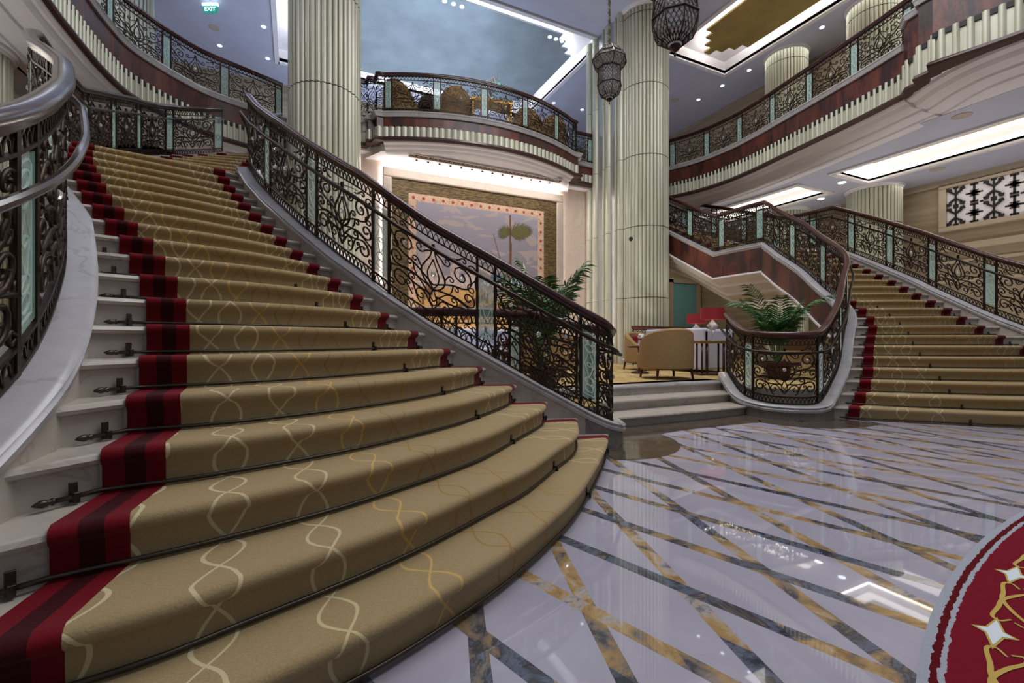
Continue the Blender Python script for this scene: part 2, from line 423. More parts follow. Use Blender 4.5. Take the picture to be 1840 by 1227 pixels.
def railing(root, pts, xf=None, period=1.03, glass=.17, second=0, detail=1, s_start=0, near=False, iron='iron', kinks=(), hand=1.0, wood='rail_wood'):
    """pts: dense list of (u,v,z of base). Parts: handrail, lower_handrail, rails, friezes, posts, scroll panels, glass panels"""
    P = Path(pts); L = P.len; H = .98
    def off(step, n, z): return [(q.x+nn.x*n, q.y+nn.y*n, q.z+z) for q, nn in (P.at(L*i/max(2, int(L/step))) for i in range(max(2, int(L/step))+1))]
    w = .042*hand
    prof = [(w*.62, -.045), (w*.7, -.02), (w*1.05, -.012), (w*1.1, .008), (w*.9, .028), (w*.4, .04), (-w*.4, .04), (-w*.9, .028), (-w*1.1, .008), (-w*1.05, -.012), (-w*.7, -.02), (-w*.62, -.045)]
    line = [Vector(q) for q in off(.07, 0, .94)]
    MB(xf).sweep(line, prof).build('handrail', wood, root, 1)
    fr = MB(xf)
    for z, r in ((.015, .012), (.105, .011), (.80, .011), (.89, .012)):
        fr.sweep(off(.08, 0, z), [(-r, -r*.7), (r, -r*.7), (r, r*.7), (-r, r*.7)])
    fr.build('rail_bars', iron, root)
    if second:
        lr = MB(xf); q = off(.07, .085*second, .70); lr.tube(q, .019*hand, 8, (0, 0, 1)); lr.build('lower_handrail', 'near_rail_wood' if near else iron, root, 1)
    n = max(1, round((L-s_start)/period)); per = (L-s_start)/n
    # friezes of overlapping arches
    for z0, hh, nm in ((.025, .075, 'lower_arch_frieze'), (.805, .08, 'upper_arch_frieze')):
        m = MB(xf); st = .052 if detail else .08; s = 0; k = 5 if detail else 4
        while s < L-st:
            a = []; ref = []
            for i in range(k+1):
                w_ = pi*i/k; p, nn = P.at(s+st*(1-cos(w_))); a.append((p.x, p.y, p.z+z0+hh*sin(w_))); ref.append(nn)
            m.tube(a, .0058 if detail else .007, 4, ref, cap=False); s += st
        m.build(nm, iron, root)
    def post(s):
        p, nn = P.at(s); m = MB(xf); d = (nn.y, -nn.x); m.obox((p.x, p.y), d, .026, .022, p.z-.02, p.z+.93); m.build('post', iron, root)
    s = s_start; post(s+.01)
    for i in range(n):
        s1 = s+per-glass; f = on_path(P, s, s1, .11, .79)
        m = MB(xf); wd = s1-s
        for j, k in enumerate(MOTIF):
            for sg in (1, -1):
                a = []; ref = []
                for x, y in (k if detail else k[::2]+[k[-1]]):
                    q, nn = f(.5+sg*x/.86, y/.68); a.append(q); ref.append(nn)
                big = j in (3, 4, 5, 2)
                r0 = (.0104 if big else .0084)*(1.1 if near else 1)
                mm = len(a); rs = [r0*(1.15-.45*abs(t/(mm-1)-.3)) for t in range(mm)]
                rs[-1] = r0*1.7; rs[-2] = r0*1.3
                m.tube(a, rs, 4 if not near else 6, ref)
        sp = m.build('scroll_panel', iron, root, 2 if near else False)
        for cx, cy, r in (((.5, .36, .026), (.5-.275/.86, .49, .02), (.5+.275/.86, .49, .02)) if detail else ((.5, .36, .026),)):
            q, nn = f(cx, cy/.68); c = MB(xf); c.ball(q, r, 8, 5); c.build('crystal', 'crystal', sp)
        post(s1)
        f = on_path(P, s1+.015, s+per-.015, .13, .77)
        g = MB(xf); cs = [f(a, b, n_)[0] for b in (0, 1) for a, n_ in ((0, -.004), (1, -.004), (1, .004), (0, .004))]
        g.v = [tuple(q) for q in cs]
        for q in ((3, 2, 1, 0), (4, 5, 6, 7), (0, 1, 5, 4), (1, 2, 6, 5), (2, 3, 7, 6), (3, 0, 4, 7)): g.F(*q)
        gp = g.build('glass_panel', 'green_glass', root)
        e = MB(xf); glass_motif(e, f, .0055 if detail else .007); e.build('etched_pattern', 'etched_line', gp)
        s += per; post(s-.01 if i == n-1 else s)
    q = pts[0]
    x, y, z = xf(*q) if xf else q
    return rebase(root, x, y, z)

# ---------------------------------------------------------------- grand stairs
def shift(pts, d=0.0):  # right side mirror
    pass
XR = lambda x, y, z: (9.25-x, y+.12, z)
NOSE = {
1: [(-.75, 1.17), (-.35, 1.28), (.04, 1.40), (.28, 1.48), (.58, 1.62), (.83, 1.76), (1.14, 1.97), (1.47, 2.23), (1.88, 2.63), (2.3, 3.07), (2.6, 3.42)],
2: [(-.70, 1.47), (-.363, 1.52), (-.144, 1.60), (.124, 1.70), (.344, 1.797), (.555, 1.907), (.897, 2.114), (1.186, 2.297), (1.572, 2.63), (1.965, 2.98), (2.31, 3.5)],
3: [(-.654, 1.794), (-.3, 1.87), (.147, 2.02), (.504, 2.20), (.803, 2.376), (1.046, 2.55), (1.42, 2.9), (1.84, 3.3), (2.03, 3.58)],
4: [(-.63, 2.12), (-.229, 2.19), (.3, 2.40), (.848, 2.746), (1.095, 2.95), (1.55, 3.4), (1.76, 3.68)],
5: [(-.64, 2.43), (-.213, 2.49), (.38, 2.75), (.95, 3.18), (1.5, 3.80)],
6: [(-.665, 2.70), (-.22, 2.80), (.5, 3.2), (1.24, 3.92)],
7: [(-.70, 2.97), (-.2, 3.09), (.4, 3.46), (.98, 4.03)],
8: [(-.76, 3.22), (-.165, 3.38), (.3, 3.68), (.74, 4.12)],
9: [(-.85, 3.47), (-.179, 3.69), (.54, 4.25)]}
RL = {10: ((-.96, 3.70), (.369, 4.455)), 11: ((-1.085, 3.97), (.203, 4.70)), 12: ((-1.24, 4.24), (.064, 4.944)), 13: ((-1.39, 4.50), (-.078, 5.178)),
14: ((-1.54, 4.77), (-.212, 5.386)), 15: ((-1.66, 5.05), (-.33, 5.603)), 16: ((-1.78, 5.33), (-.449, 5.853)), 17: ((-1.9, 5.62), (-.543, 6.109)),
18: ((-2.01, 5.9), (-.646, 6.357)), 19: ((-2.1, 6.19), (-.725, 6.56)), 20: ((-2.18, 6.5), (-.797, 6.784))}
for k, (a, b) in RL.items():
    bow = .12*(20-k)/10; d = Vector(b)-Vector(a); n = Vector((d.y, -d.x)).normalized(); NOSE[k] = [a, tuple((Vector(a)+Vector(b))/2+n*bow), b]
OUT = {1: (-1.15, 1.02), 2: (-1.0, 1.36), 3: (-.88, 1.68), 4: (-.82, 1.96), 5: (-.80, 2.24), 6: (-.83, 2.52), 7: (-.89, 2.80), 8: (-.97, 3.10), 9: (-1.06, 3.38), 10: (-1.15, 3.64), 11: (-1.25, 3.91), 12: (-1.39, 4.18), 13: (-1.54, 4.44), 14: (-1.69, 4.72), 15: (-1.81, 5.0), 16: (-1.93, 5.28), 17: (-2.05, 5.57), 18: (-2.16, 5.86), 19: (-2.25, 6.15), 20: (-2.33, 6.46)}
INN = {1: (2.72, 3.55), 2: (2.42, 3.63), 3: (2.14, 3.71), 4: (1.87, 3.81), 5: (1.61, 3.93), 6: (1.35, 4.05), 7: (1.1, 4.16), 8: (.87, 4.25), 9: (.67, 4.38), 10: (.5, 4.56), 11: (.34, 4.79), 12: (.205, 5.02), 13: (.065, 5.24), 14: (-.07, 5.45), 15: (-.19, 5.67), 16: (-.305, 5.92), 17: (-.4, 6.17), 18: (-.5, 6.41), 19: (-.575, 6.62), 20: (-.65, 6.84)}
NF = 11   # steps of the second flight
inn2 = resample(cat([(-.66, 8.2), (-.66, 9.2), (-.64, 10.2), (-.42, 11.2)]), NF+1)
out2 = resample(cat([(-2.42, 7.75), (-2.40, 9.0), (-2.32, 10.0), (-2.14, 10.7), (-1.8, 11.15), (-1.3, 11.45)]), NF+1)
def M_(a, b, t): return (a[0]+(b[0]-a[0])*t, a[1]+(b[1]-a[1])*t)
for i in range(NF+1):
    k = 21+i; a, b = out2[i], inn2[i]; OUT[k] = (a[0], a[1]); INN[k] = (b[0], b[1]); w = (Vector(b)-Vector(a)).length
    NOSE[k] = [M_(a, b, .17/w), M_(a, b, .5), M_(a, b, 1-.15/w)]
def full(k, n=28): # nose polyline from outer curb to inner curb: (margin 3, carpet n, margin 3)
    c = resample(cat(NOSE[k], 10), n)
    o = Vector(OUT[k]); i = Vector(INN[k]); return [o, o.lerp(c[0], .5)]+c+[i.lerp(c[-1], .5), i]
FULL = {k: full(k) for k in NOSE}
def back_dirs(k):
    a = FULL[k]; nx = FULL.get(k+1) if k not in (20, 20+NF+1) else None; out = []
    for i in range(len(a)):
        t = a[min(i+1, len(a)-1)]-a[max(i-1, 0)]; d = Vector((-t.y, t.x)).normalized()
        out.append(d)
    return out
def curb_z(k): return k*R+.12
def curb_path(P, ks, off, pre=(), post=()):
    pts = [Vector((P[k][0], P[k][1], curb_z(k) if k <= 20 else curb_z(k-1))) for k in ks]
    pts = list(pre)+pts+list(post)
    return pts
def offset(path, d):
    out = []
    for i, p in enumerate(path):
        nx, ny = nrm(path, i); out.append(Vector((p[0]+nx*d, p[1]+ny*d, p[2])))
    return out
def smooth_path(pts, n=4): return cat([tuple(p) for p in pts], n)
def build_stairs(side, xf):
    SD = side
    st = thing('grand_staircase', f'curving cream marble staircase on the {SD} side of the lobby, beneath its carpet', 'staircase')
    for k in range(1, 21+NF+1):
        if k == 21+NF: break
        z1 = k*R if k <= 20 else (k-1+1)*R; z0 = z1-R
        a = FULL[k]; bd = back_dirs(k); m = MB(xf); n = len(a)
        nxt = FULL.get(k+1) if k != 20 else None
        rows = []
        for i in range(n):
            p = a[i]; d = bd[i]
            q = (nxt[i]+back_dirs(k+1)[i]*.08) if nxt else p+d*.3
            rows.append([(p.x+d.x*.03, p.y+d.y*.03, z0-.03), (p.x+d.x*.03, p.y+d.y*.03, z1-.042), (p.x+d.x*.004, p.y+d.y*.004, z1-.036), (p.x-d.x*.006, p.y-d.y*.006, z1-.02), (p.x+d.x*.002, p.y+d.y*.002, z1-.005), (p.x+d.x*.014, p.y+d.y*.014, z1), (q.x, q.y, z1), (q.x, q.y, z0-.03)])
        mm = 8
        for r in rows:
            for q in r: m.V(q[0], q[1], max(q[2], 0.0))
        for i in range(n-1):
            for j in range(mm):
                j2 = (j+1) % mm; m.F(i*mm+j, (i+1)*mm+j, (i+1)*mm+j2, i*mm+j2)
        m.F(*range(mm)); m.F(*[(n-1)*mm+j for j in range(mm)][::-1])
        m.build('step', 'stair_marble', st)
    # landing slab
    a = [(p.x+.0, p.y+.05) for p in FULL[20]]
    m = MB(xf); m.poly(a+[(-.62, 8.3), (-2.42, 8.0), (-2.58, 7.8), (-2.58, 6.7)], 20*R-.25, 20*R); m.build('landing', 'stair_marble', st)
    # inner curb: volute + flight + landing + flight 2
    if side == 'left': vol = [(2.55, 5.15, .52), (2.72, 4.8, .40), (2.9, 4.45, .30), (3.05, 4.15, .24), (3.02, 3.88, .20), (2.86, 3.72, .22)]
    else: vol = [(2.86, 5.1, .54), (3.12, 4.78, .42), (3.34, 4.42, .26), (3.42, 4.05, .2), (3.3, 3.76, .19), (3.02, 3.60, .2)]
    ip = [Vector(v) for v in vol]+[p+Vector((0, 0, 0)) for p in offset(curb_path(INN, range(1, 21), 0), -.10)]
    f1 = smooth_path(ip, 4)
    land = [Vector((-.52, 7.3, 20*R+.12)), Vector((-.52, 8.0, 20*R+.12))]
    f2 = [Vector((INN[21+i][0]+.12, INN[21+i][1], (20+i)*R+.12)) for i in range(0, NF+1)]
    inner = f1+land+f2
    op = offset(curb_path(OUT, range(1, 21), 0), .10)
    pre = [Vector((-1.6, .62, .2))]
    o1 = smooth_path(pre+op, 4)
    oland = [Vector((-2.50, 7.1, 20*R+.15)), Vector((-2.52, 7.65, 20*R+.19))]
    o2 = [Vector((OUT[21+i][0]-.10, OUT[21+i][1]+(.0 if i < 6 else .06), (20+i)*R+.19-.006*i)) for i in range(0, NF+1)]
    outer = o1+oland+o2
    cap = [(-.13, -.085), (-.135, -.055), (-.12, -.04), (-.135, -.02), (-.11, 0), (.11, 0), (.135, -.02), (.12, -.04), (.135, -.055), (.13, -.085)]
    MB(xf).sweep(inner, cap, zmin=.02).build('inner_curb_cap', 'curb_marble', st, 1)
    MB(xf).sweep(outer, cap, zmin=.02).build('outer_curb_cap', 'curb_marble', st, 1)
    MB(xf).sweep(inner, [(-.105, -.12), (-.105, -.08), (.105, -.08), (.105, -.62), (.06, -.62), (.06, -.12)], zmin=0.0).build('inner_curb', 'stair_marble', st)
    MB(xf).sweep(outer, [(-.105, -.62), (-.105, -.08), (.105, -.08), (.105, -.62)], zmin=0.0).build('outer_curb', 'stair_marble', st)
    nv = (len(vol))*4
    MB(xf).sweep(f1[:nv+4], [(-.105, -.5), (-.105, -.08), (.105, -.08), (.105, -.5)], zmin=0.0).build('volute_base', 'curb_marble', st)
    wd = inner[nv+3:]
    un = [p for i, p in enumerate(wd) if p.z > 1.45]
    # wood string and white coved underside
    MB(xf).sweep(wd, [(-.10, -.70), (-.10, -.10), (.05, -.10), (.05, -.70)], zmin=.02).build('burl_string', 'burl', st)
    MB(xf).sweep(wd, [(-.125, -.70), (-.125, -.66), (-.10, -.66), (.0, -.68), (.0, -.70)], zmin=.02).build('string_moulding', 'plaster', st)
    MB(xf).sweep(un, [(-.10, -.70), (-.06, -.735), (.12, -.85), (.12, -.91), (.17, -.91), (.34, -1.03), (.34, -1.10), (.39, -1.10), (.60, -1.21), (.60, -1.28), (.65, -1.28), (1.05, -1.42), (1.3, -1.42), (1.3, -.75), (.05, -.65)], zmin=.05).build('coved_underside', 'plaster_warm', st)
    rebase(st, *xf(1.0, 4.2, 0) if xf else (1.0, 4.2, 0))
    # railings
    r = thing('stair_railing', 'scroll iron railing on the inner side of the left staircase, crossing before the tapestry' if side == 'left' else 'scroll iron railing of the right staircase curling round the potted palm', 'railing')
    railing(r, inner, xf, period=1.0, second=(1 if side == 'left' else 1), detail=1)
    r = thing('stair_railing', 'nearest curved iron railing with thick wooden handrail at the far left' if side == 'left' else 'wrought iron railing on the outer, wall side of the right staircase', 'railing')
    railing(r, outer, xf, period=1.0, second=-1, detail=1, near=(side == 'left'), wood='near_rail_wood' if side == 'left' else 'rail_wood')
    # carpet
    tv = []; edge = []; m = MB(xf); NC = 49; C = {k: resample(cat(NOSE[k], 12), NC) for k in NOSE}
    for a_, b_ in ((1, 20), (21, 20+NF)):
        Vacc = [0.0]*NC; rowsP = []; 
        for k in range(a_, b_+1):
            c = C[k]; z1 = k*R; z0 = z1-R; L = [0]
            for p, q in zip(c, c[1:]): L.append(L[-1]+(q-p).length)
            tang = [c[min(i+1, NC-1)]-c[max(i-1, 0)] for i in range(NC)]; bd = [Vector((-t_.y, t_.x)).normalized() for t_ in tang]
            prof = [(.018, z0+(.012 if k > a_ else .003)), (.014, z0+.05), (.012, z1-.05), (-.012, z1-.034), (-.022, z1-.016), (-.016, z1+.004), (.0, z1+.013), (.03, z1+.015)]
            for d_, z in prof:
                rowsP.append([(c[i].x+bd[i].x*d_, c[i].y+bd[i].y*d_, z, i/(NC-1), L[i], L[-1]-L[i]) for i in range(NC)])
            if k == b_:
                rowsP.append([(c[i].x+bd[i].x*.3, c[i].y+bd[i].y*.3, z1+.014, i/(NC-1), L[i], L[-1]-L[i]) for i in range(NC)])
        base = len(m.v); vv = [0.0]*NC; prev = None
        for row in rowsP:
            for i, q in enumerate(row):
                if prev: vv[i] += math.dist(prev[i][:3], q[:3])
                m.V(*q[:3]); tv.append((q[3], vv[i])); edge.append((q[4], q[5]))
            prev = row
        for j in range(len(rowsP)-1):
            for i in range(NC-1):
                b0 = base+j*NC+i; m.F(b0, b0+1, b0+NC+1, b0+NC)
    o = m.build('stair_carpet', 'stair_carpet', None, 2)
    me = o.data
    for nm, src in (('tv', tv), ('edge', edge)):
        lay = me.uv_layers.new(name=nm); d = []
        for lp in me.loops: d.extend(src[lp.vertex_index])
        lay.data.foreach_set('uv', d)
    tag(o, f'gold red-bordered carpet runner with looped pattern on the {SD} staircase', 'carpet')
    # carpet rods
    ORD = ['', 'first', 'second', 'third', 'fourth', 'fifth', 'sixth', 'seventh', 'eighth', 'ninth', 'tenth', 'eleventh', 'twelfth']
    for k in range(1, 12):
        c = C[k]; bd = back_dirs(k)
        z = (k-1)*R+.028; pts = []
        d0 = (Vector(OUT[k])-c[0]).normalized(); d1 = (Vector(INN[k])-c[-1]).normalized()
        ext = .13 if k > 2 else .16
        seq = [c[0]+d0*ext]+list(c)+[c[-1]+d1*.05]
        for i, p in enumerate(seq):
            t_ = seq[min(i+1, len(seq)-1)]-seq[max(i-1, 0)]; b = Vector((-t_.y, t_.x)).normalized()
            pts.append(Vector((p.x-b.x*.002, p.y-b.y*.002, z)))
        r = thing('carpet_rod', f'dark metal carpet rod at the foot of the {ORD[k]} step, {SD} staircase', 'carpet rod', f'carpet rods of the {SD} staircase')
        MB(xf).tube(pts, .0085, 8, (0, 0, 1)).build('rod', 'bronze_rod', r, 2)
        for e0, e1 in ((pts[0], pts[1]), (pts[-1], pts[-2])):
            d = (e0-e1).normalized(); q = [e0+d*x for x in (-.004, .0, .006, .012, .018, .03, .045, .055)]
            MB(xf).tube(q, [.0085, .013, .013, .008, .013, .014, .008, .002], 8, (0, 0, 1)).build('finial', 'bronze_rod', r, 2)
        P = Path(pts)
        for s in (.055, P.len*.70, P.len-.035):
            p, nn = P.at(s); d = (nn.y, -nn.x); b = MB(xf)
            b.obox((p.x, p.y), d, .018, .034, z-.02, z+.015); b.obox((p.x+nn.x*.012, p.y+nn.y*.012), d, .024, .009, z-.022, z+.048)
            b.build('bracket', 'bronze_rod', r, bevel=.002)
        q = pts[0]; rebase(r, *(xf(*q) if xf else q))
    return inner, outer
INL, OUL = build_stairs('left', None)
INR, OUR = build_stairs('right', XR)
# ---------------------------------------------------------------- setting
def plane_obj(name, pts, z, mat, thick=.1, label=None):
    o = MB().poly(pts, z-thick, z).build(name, mat); struct(o, label); return o
plane_obj('floor', [(-7, -6), (16, -6), (16, 5.2), (-7, 5.2)], 0, 'floor_marble', .1, 'polished pale marble floor with crossing gold and grey strips')
# lounge platform outline, follows both volutes
lv = [(p[0], p[1]) for p in offset(INL[:36], -.09)]   # volute start (lounge end) ... up the flight
rv = [XR(p[0], p[1], 0)[:2] for p in offset(INR[:36], -.09)]
def nose_curve(v, b, x0, x1):
    return [(x0+(x1-x0)*i/24, v+b*sin(pi*i/24)) for i in range(25)]
N3 = nose_curve(5.12, .10, 2.6, 6.45)
pl = [(-6, 5.2)]+[p for p in reversed(lv[:34])]+N3+rv[:34]+[(15.5, 5.2), (15.5, 14), (-6, 14)]
pl = [p for i, p in enumerate(pl) if i == 0 or math.dist(p, pl[i-1]) > .03]
o = MB(); o.poly(pl, .001, LF-.002); struct(o.build('floor_platform', 'stair_marble'), 'stone edge of the raised lounge platform')
o = plane_obj('floor_lounge', pl, LF, 'lounge_carpet', .002, 'gold patterned carpet of the raised lounge')
# marble nosing along lounge edge
m = MB(); m.sweep([Vector((x, y, LF)) for x, y in N3], [(.0, -.03), (-.03, -.03), (-.035, -.015), (-.03, .004), (.0, .006), (.22, .006), (.22, -.03)]); m.build('lounge_edge', 'curb_marble')
es = bpy.data.objects['lounge_edge']; struct(es, 'polished marble edging of the raised lounge')
ls = thing('lounge_steps', 'three shallow serpentine cream marble steps rising to the lounge between the staircases', 'steps')
for i, (v, b, x0, x1) in enumerate(((4.38, -.04, 3.0, 6.1), (4.76, .02, 2.86, 6.3), (5.12, .10, 2.6, 6.45))):
    z = .13*(i+1); c = [(x0+(x1-x0)*t/28, v+b*sin(pi*t/28)-.05*sin(2*pi*t/28)*0+.05*(1-sin(pi*t/28))*(.3 if i < 2 else 1)) for t in range(29)]
    p = [Vector((x, y, z)) for x, y in c]
    m = MB(); m.sweep(p, [(.03, -.16), (.03, -.03), (-.02, -.03), (-.026, -.015), (-.02, 0), (.5, 0), (.5, -.16)], zmin=0); m.build('step', 'stair_marble', ls)
rebase(ls, 4.6, 4.4, 0)
# dark marble border around steps and volutes
def border(path, a, b):
    m = MB(); m.sweep([Vector((p[0], p[1], .004)) for p in path], [(a, -.004), (a, 0), (b, 0), (b, -.004)]); return m
bp = cat([(2.62, 3.50), (2.9, 3.42), (3.16, 3.50), (3.34, 3.72), (3.42, 4.0), (3.62, 4.18), (4.1, 4.24), (4.6, 4.24), (5.2, 4.22), (5.55, 4.14), (5.68, 3.95), (5.72, 3.75), (5.86, 3.55), (6.2, 3.44), (6.6, 3.46)], 6)
o = border(bp, .0, -.30).build('floor_border', 'dark_marble'); struct(o, 'dark marble border band at the foot of the lounge steps')
o = border(bp, .5, .0).build('floor_border', 'dark_marble'); struct(o, 'dark marble band between steps and border')
# walls
def wall(name, x0, x1, y0, y1, z0, z1, mat, label=None):
    o = MB().box(x0, x1, y0, y1, z0, z1).build(name, mat); return struct(o, label)
WV = 12.1
wall('wall_back', .4, 9.3, WV, WV+.3, .3, 6.2, 'pink_stone', 'pale stone wall behind the tapestry')
wall('wall_back_right', 9.3, 15.9, 14, 14.3, .3, 6.0, 'travertine')
wall('wall_back_left', -6.4, .4, 14, 14.3, .3, 6.0, 'travertine')
wall('wall_right', 15.5, 15.8, -6, 19, 0, 10.6, 'travertine')
wall('wall_left', -6.6, -6.3, -6, 19, 0, 10.6, 'travertine')
wall('wall_upper_back', -6.6, 15.8, 18.6, 18.9, 6, 10.7, 'travertine')
# right wall mouldings and lattice window
def trimbox(n, x0, x1, y0, y1, z0, z1, mat='pink_stone', label=None):
    o = MB().box(x0, x1, y0, y1, z0, z1).build(f'trim_{n}', mat, bevel=.015); return struct(o, label)
trimbox(1, 15.38, 15.5, -4, 13.9, 5.12, 5.30, 'wall_stone', 'cornice moulding at the top of the right wall')
trimbox(2, 15.40, 15.5, -4, 6.3, 3.38, 3.55, 'wall_stone', 'stone ledge moulding under the lattice window')
trimbox(3, 15.43, 15.5, -4, 6.3, 3.05, 3.13, 'wall_stone')
trimbox(4, 15.43, 15.5, -4, 6.6, 2.55, 2.63, 'wall_stone')
lat = thing('lattice_window', 'long white lattice screen of dark cross and arrow shapes high in the right wall', 'window')
y0, y1, z0, z1 = 1.6, 5.85, 4.02, 5.02
MB().box(15.40, 15.46, y0, y1, z0, z1).build('white_screen', 'plaster', lat)
m = MB()
for a, b, c, d in ((y0-.16, y1+.16, z1, z1+.08), (y0-.16, y1+.16, z0-.12, z0), (y0-.16, y0, z0, z1), (y1, y1+.16, z0, z1)): m.box(15.34, 15.5, a, b, c, d)
m.build('stone_frame', 'wall_stone', lat, bevel=.015)
m = MB(); ny = 12; cw = (y1-y0)/ny
def dmark(m, cy, cz, sc, kind):
    ky = 1.5
    X = 15.388
    def rect(a, b, c, d): m.box(X, X+.01, cy+a*sc*ky, cy+b*sc*ky, cz+c*sc, cz+d*sc)
    if kind == 0:
        rect(-.09, .09, -.28, .28); rect(-.28, .28, -.09, .09); rect(-.17, .17, -.17, .17); rect(-.22, .22, -.30, -.22); rect(-.22, .22, .22, .30); rect(-.06, .06, -.85, .85); rect(-.2, .2, -.95, -.75); rect(-.2, .2, .75, .95); rect(-.42, .42, -.07, .07)
    else:
        rect(-.05, .05, -.8, .8); rect(.5, .66, .9, 1.06)
        for s in (1, -1):
            m.tube([(X, cy+sg*w*sc*ky, cz+s*h*sc) for sg, w, h in ((1, .42, .62), (1, .40, .82), (1, .28, .78), (1, .28, .55), (1, 0, .2), (-1, .28, .55), (-1, .28, .78), (-1, .40, .82), (-1, .42, .62))], .15*sc, 4, (1, 0, 0))
            rect(-.14, .14, .88*s-.1, .88*s+.1)
for i in range(ny):
    for j in range(2): dmark(m, y0+cw*(i+.5), z0+.25+.5*j, .255, i % 2)
m.build('dark_openings', 'dark', lat); rebase(lat, 15.45, 3.7, 4.0)
# teal glass opening under the right stair
t_ = wall('window_1', 13.9, 15.2, 13.93, 14, .6, 3.4, 'teal_glass', 'pale teal glazed opening in the stone wall beneath the right stair')
wall('trim_5', 13.7, 13.88, 13.86, 14, .39, 3.55, 'wall_stone'); wall('trim_6', 15.22, 15.4, 13.86, 14, .39, 3.55, 'wall_stone'); wall('trim_7', 13.7, 15.4, 13.86, 14, 3.42, 3.6, 'wall_stone')
# recessed soffit above the tapestry
plane_obj('ceiling_soffit', [(.4, 11.85), (9.0, 11.85), (9.0, 12.1), (.4, 12.1)], 6.0, 'plaster', .2, 'bright white soffit over the tapestry')
# ---------------------------------------------------------------- fluted columns
def column(cx, cy, r, z0, z1, label, rings=(), n=40, capital=True):
    c = thing('fluted_column', label, 'column')
    zs = [z0]+[z for z in rings if z0+.05 < z < z1-.05]+[z1]
    m = MB(); K = n*6
    def rad(k):
        t = (k % 6)/6
        return r*(1+ (.030*sin(pi*min(t/.82, 1)) if t < .82 else -.02))
    for a, b in zip(zs, zs[1:]):
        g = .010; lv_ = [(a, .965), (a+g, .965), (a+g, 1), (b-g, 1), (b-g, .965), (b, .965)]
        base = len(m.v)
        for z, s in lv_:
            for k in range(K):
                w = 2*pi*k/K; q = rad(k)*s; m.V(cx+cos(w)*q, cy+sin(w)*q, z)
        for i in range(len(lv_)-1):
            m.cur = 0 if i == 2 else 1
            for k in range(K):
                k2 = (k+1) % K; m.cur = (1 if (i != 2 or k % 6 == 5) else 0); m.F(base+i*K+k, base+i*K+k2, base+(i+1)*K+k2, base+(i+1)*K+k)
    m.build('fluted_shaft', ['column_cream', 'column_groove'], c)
    if capital:
        MB().lathe((cx, cy, z1), [(r*1.0, -.10), (r*1.06, -.09), (r*1.08, -.05), (r*1.12, -.04), (r*1.13, 0)], 40).build('capital', 'plaster', c, 1)
    MB().lathe((cx, cy, z0), [(r*1.12, .002), (r*1.12, .12), (r*1.05, .16), (r*1.0, .17)], 40).build('base', 'curb_marble', c, 1)
    return rebase(c, cx, cy, z0)
RG = [HC+.61*1.97+1.97*k for k in range(-1, 5)]
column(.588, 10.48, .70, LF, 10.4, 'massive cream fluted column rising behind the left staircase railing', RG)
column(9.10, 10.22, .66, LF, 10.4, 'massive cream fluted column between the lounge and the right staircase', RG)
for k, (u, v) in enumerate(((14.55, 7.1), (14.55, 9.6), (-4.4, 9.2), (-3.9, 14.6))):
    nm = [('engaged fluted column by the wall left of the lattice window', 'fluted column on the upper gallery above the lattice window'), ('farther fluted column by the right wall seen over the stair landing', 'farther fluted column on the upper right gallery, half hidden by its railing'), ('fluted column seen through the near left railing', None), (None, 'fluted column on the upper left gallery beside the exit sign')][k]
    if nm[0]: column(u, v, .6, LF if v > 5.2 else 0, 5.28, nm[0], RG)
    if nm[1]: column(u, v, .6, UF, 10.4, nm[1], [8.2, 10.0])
# ribbed pier beside the right column
pr = thing('ribbed_pier', 'tall pier of silver panels and cream ribs joined to the left of the right column', 'pier')
m = MB(); m.box(8.42, 9.2, 10.5, 12.08, LF, 10.4); m.build('silver_core', 'silver_panel', pr)
for zi, (a, b) in enumerate(zip([LF]+RG[1:], RG[1:]+[10.4])):
    if b-a < .1: continue
    for j, (y, w) in enumerate(((10.42, .10), (10.62, .05), (10.98, .11), (11.2, .05), (11.62, .12), (11.95, .12))):
        m = MB(); q = [(8.42-.10*sin(pi*t/8)*(1 if w > .08 else .6), y+w*-cos(pi*t/8)) for t in range(9)]
        m.poly([(8.43, y-w)]+q+[(8.43, y+w)], a+.006, b-.006); m.build('rib', 'column_cream', pr, 1)
rebase(pr, 8.8, 11.3, LF)
# ---------------------------------------------------------------- balconies
def reeds(path, pitch, z0, z1, name, parent, depth=.035, notch=True, wf=.55):
    wf = .55 if notch else .86
    P = Path(path); n = int(P.len/pitch); m = MB(); d = MB()
    for i in range(n):
        s0 = P.len*i/n; s1 = P.len*(i+1)/n; w = s1-s0
        top = z1 if True else z1
        sec = []
        for t in range(6):
            p, nn = P.at(s0+w*wf*t/5); h = depth*sin(pi*t/5)**.7; sec.append((p.x-nn.x*h, p.y-nn.y*h))
        pb, nb = P.at(s0+w*wf); pa, na = P.at(s0)
        sec += [(pb.x+nb.x*.03, pb.y+nb.y*.03), (pa.x+na.x*.03, pa.y+na.y*.03)]
        m.poly(sec, z0, z1)
        if notch:
            pc, nc = P.at(s1)
            m.cur = 1; m.poly([(pb.x-nb.x*.012, pb.y-nb.y*.012), (pb.x+nb.x*.02, pb.y+nb.y*.02), (pc.x+nc.x*.02, pc.y+nc.y*.02), (pc.x-nc.x*.012, pc.y-nc.y*.012)], z1-.085, z1); m.cur = 0
    m.build(name, ['column_cream', 'dark'], parent, 1)
    b = MB(); b.sweep([Vector((q.x, q.y, 0)) for q in P.sub(0, P.len, .15)], [(.01, z0), (.01, z1), (.06, z1), (.06, z0)])
    b.build('groove_backing', 'column_groove' if not notch else 'column_cream', parent)
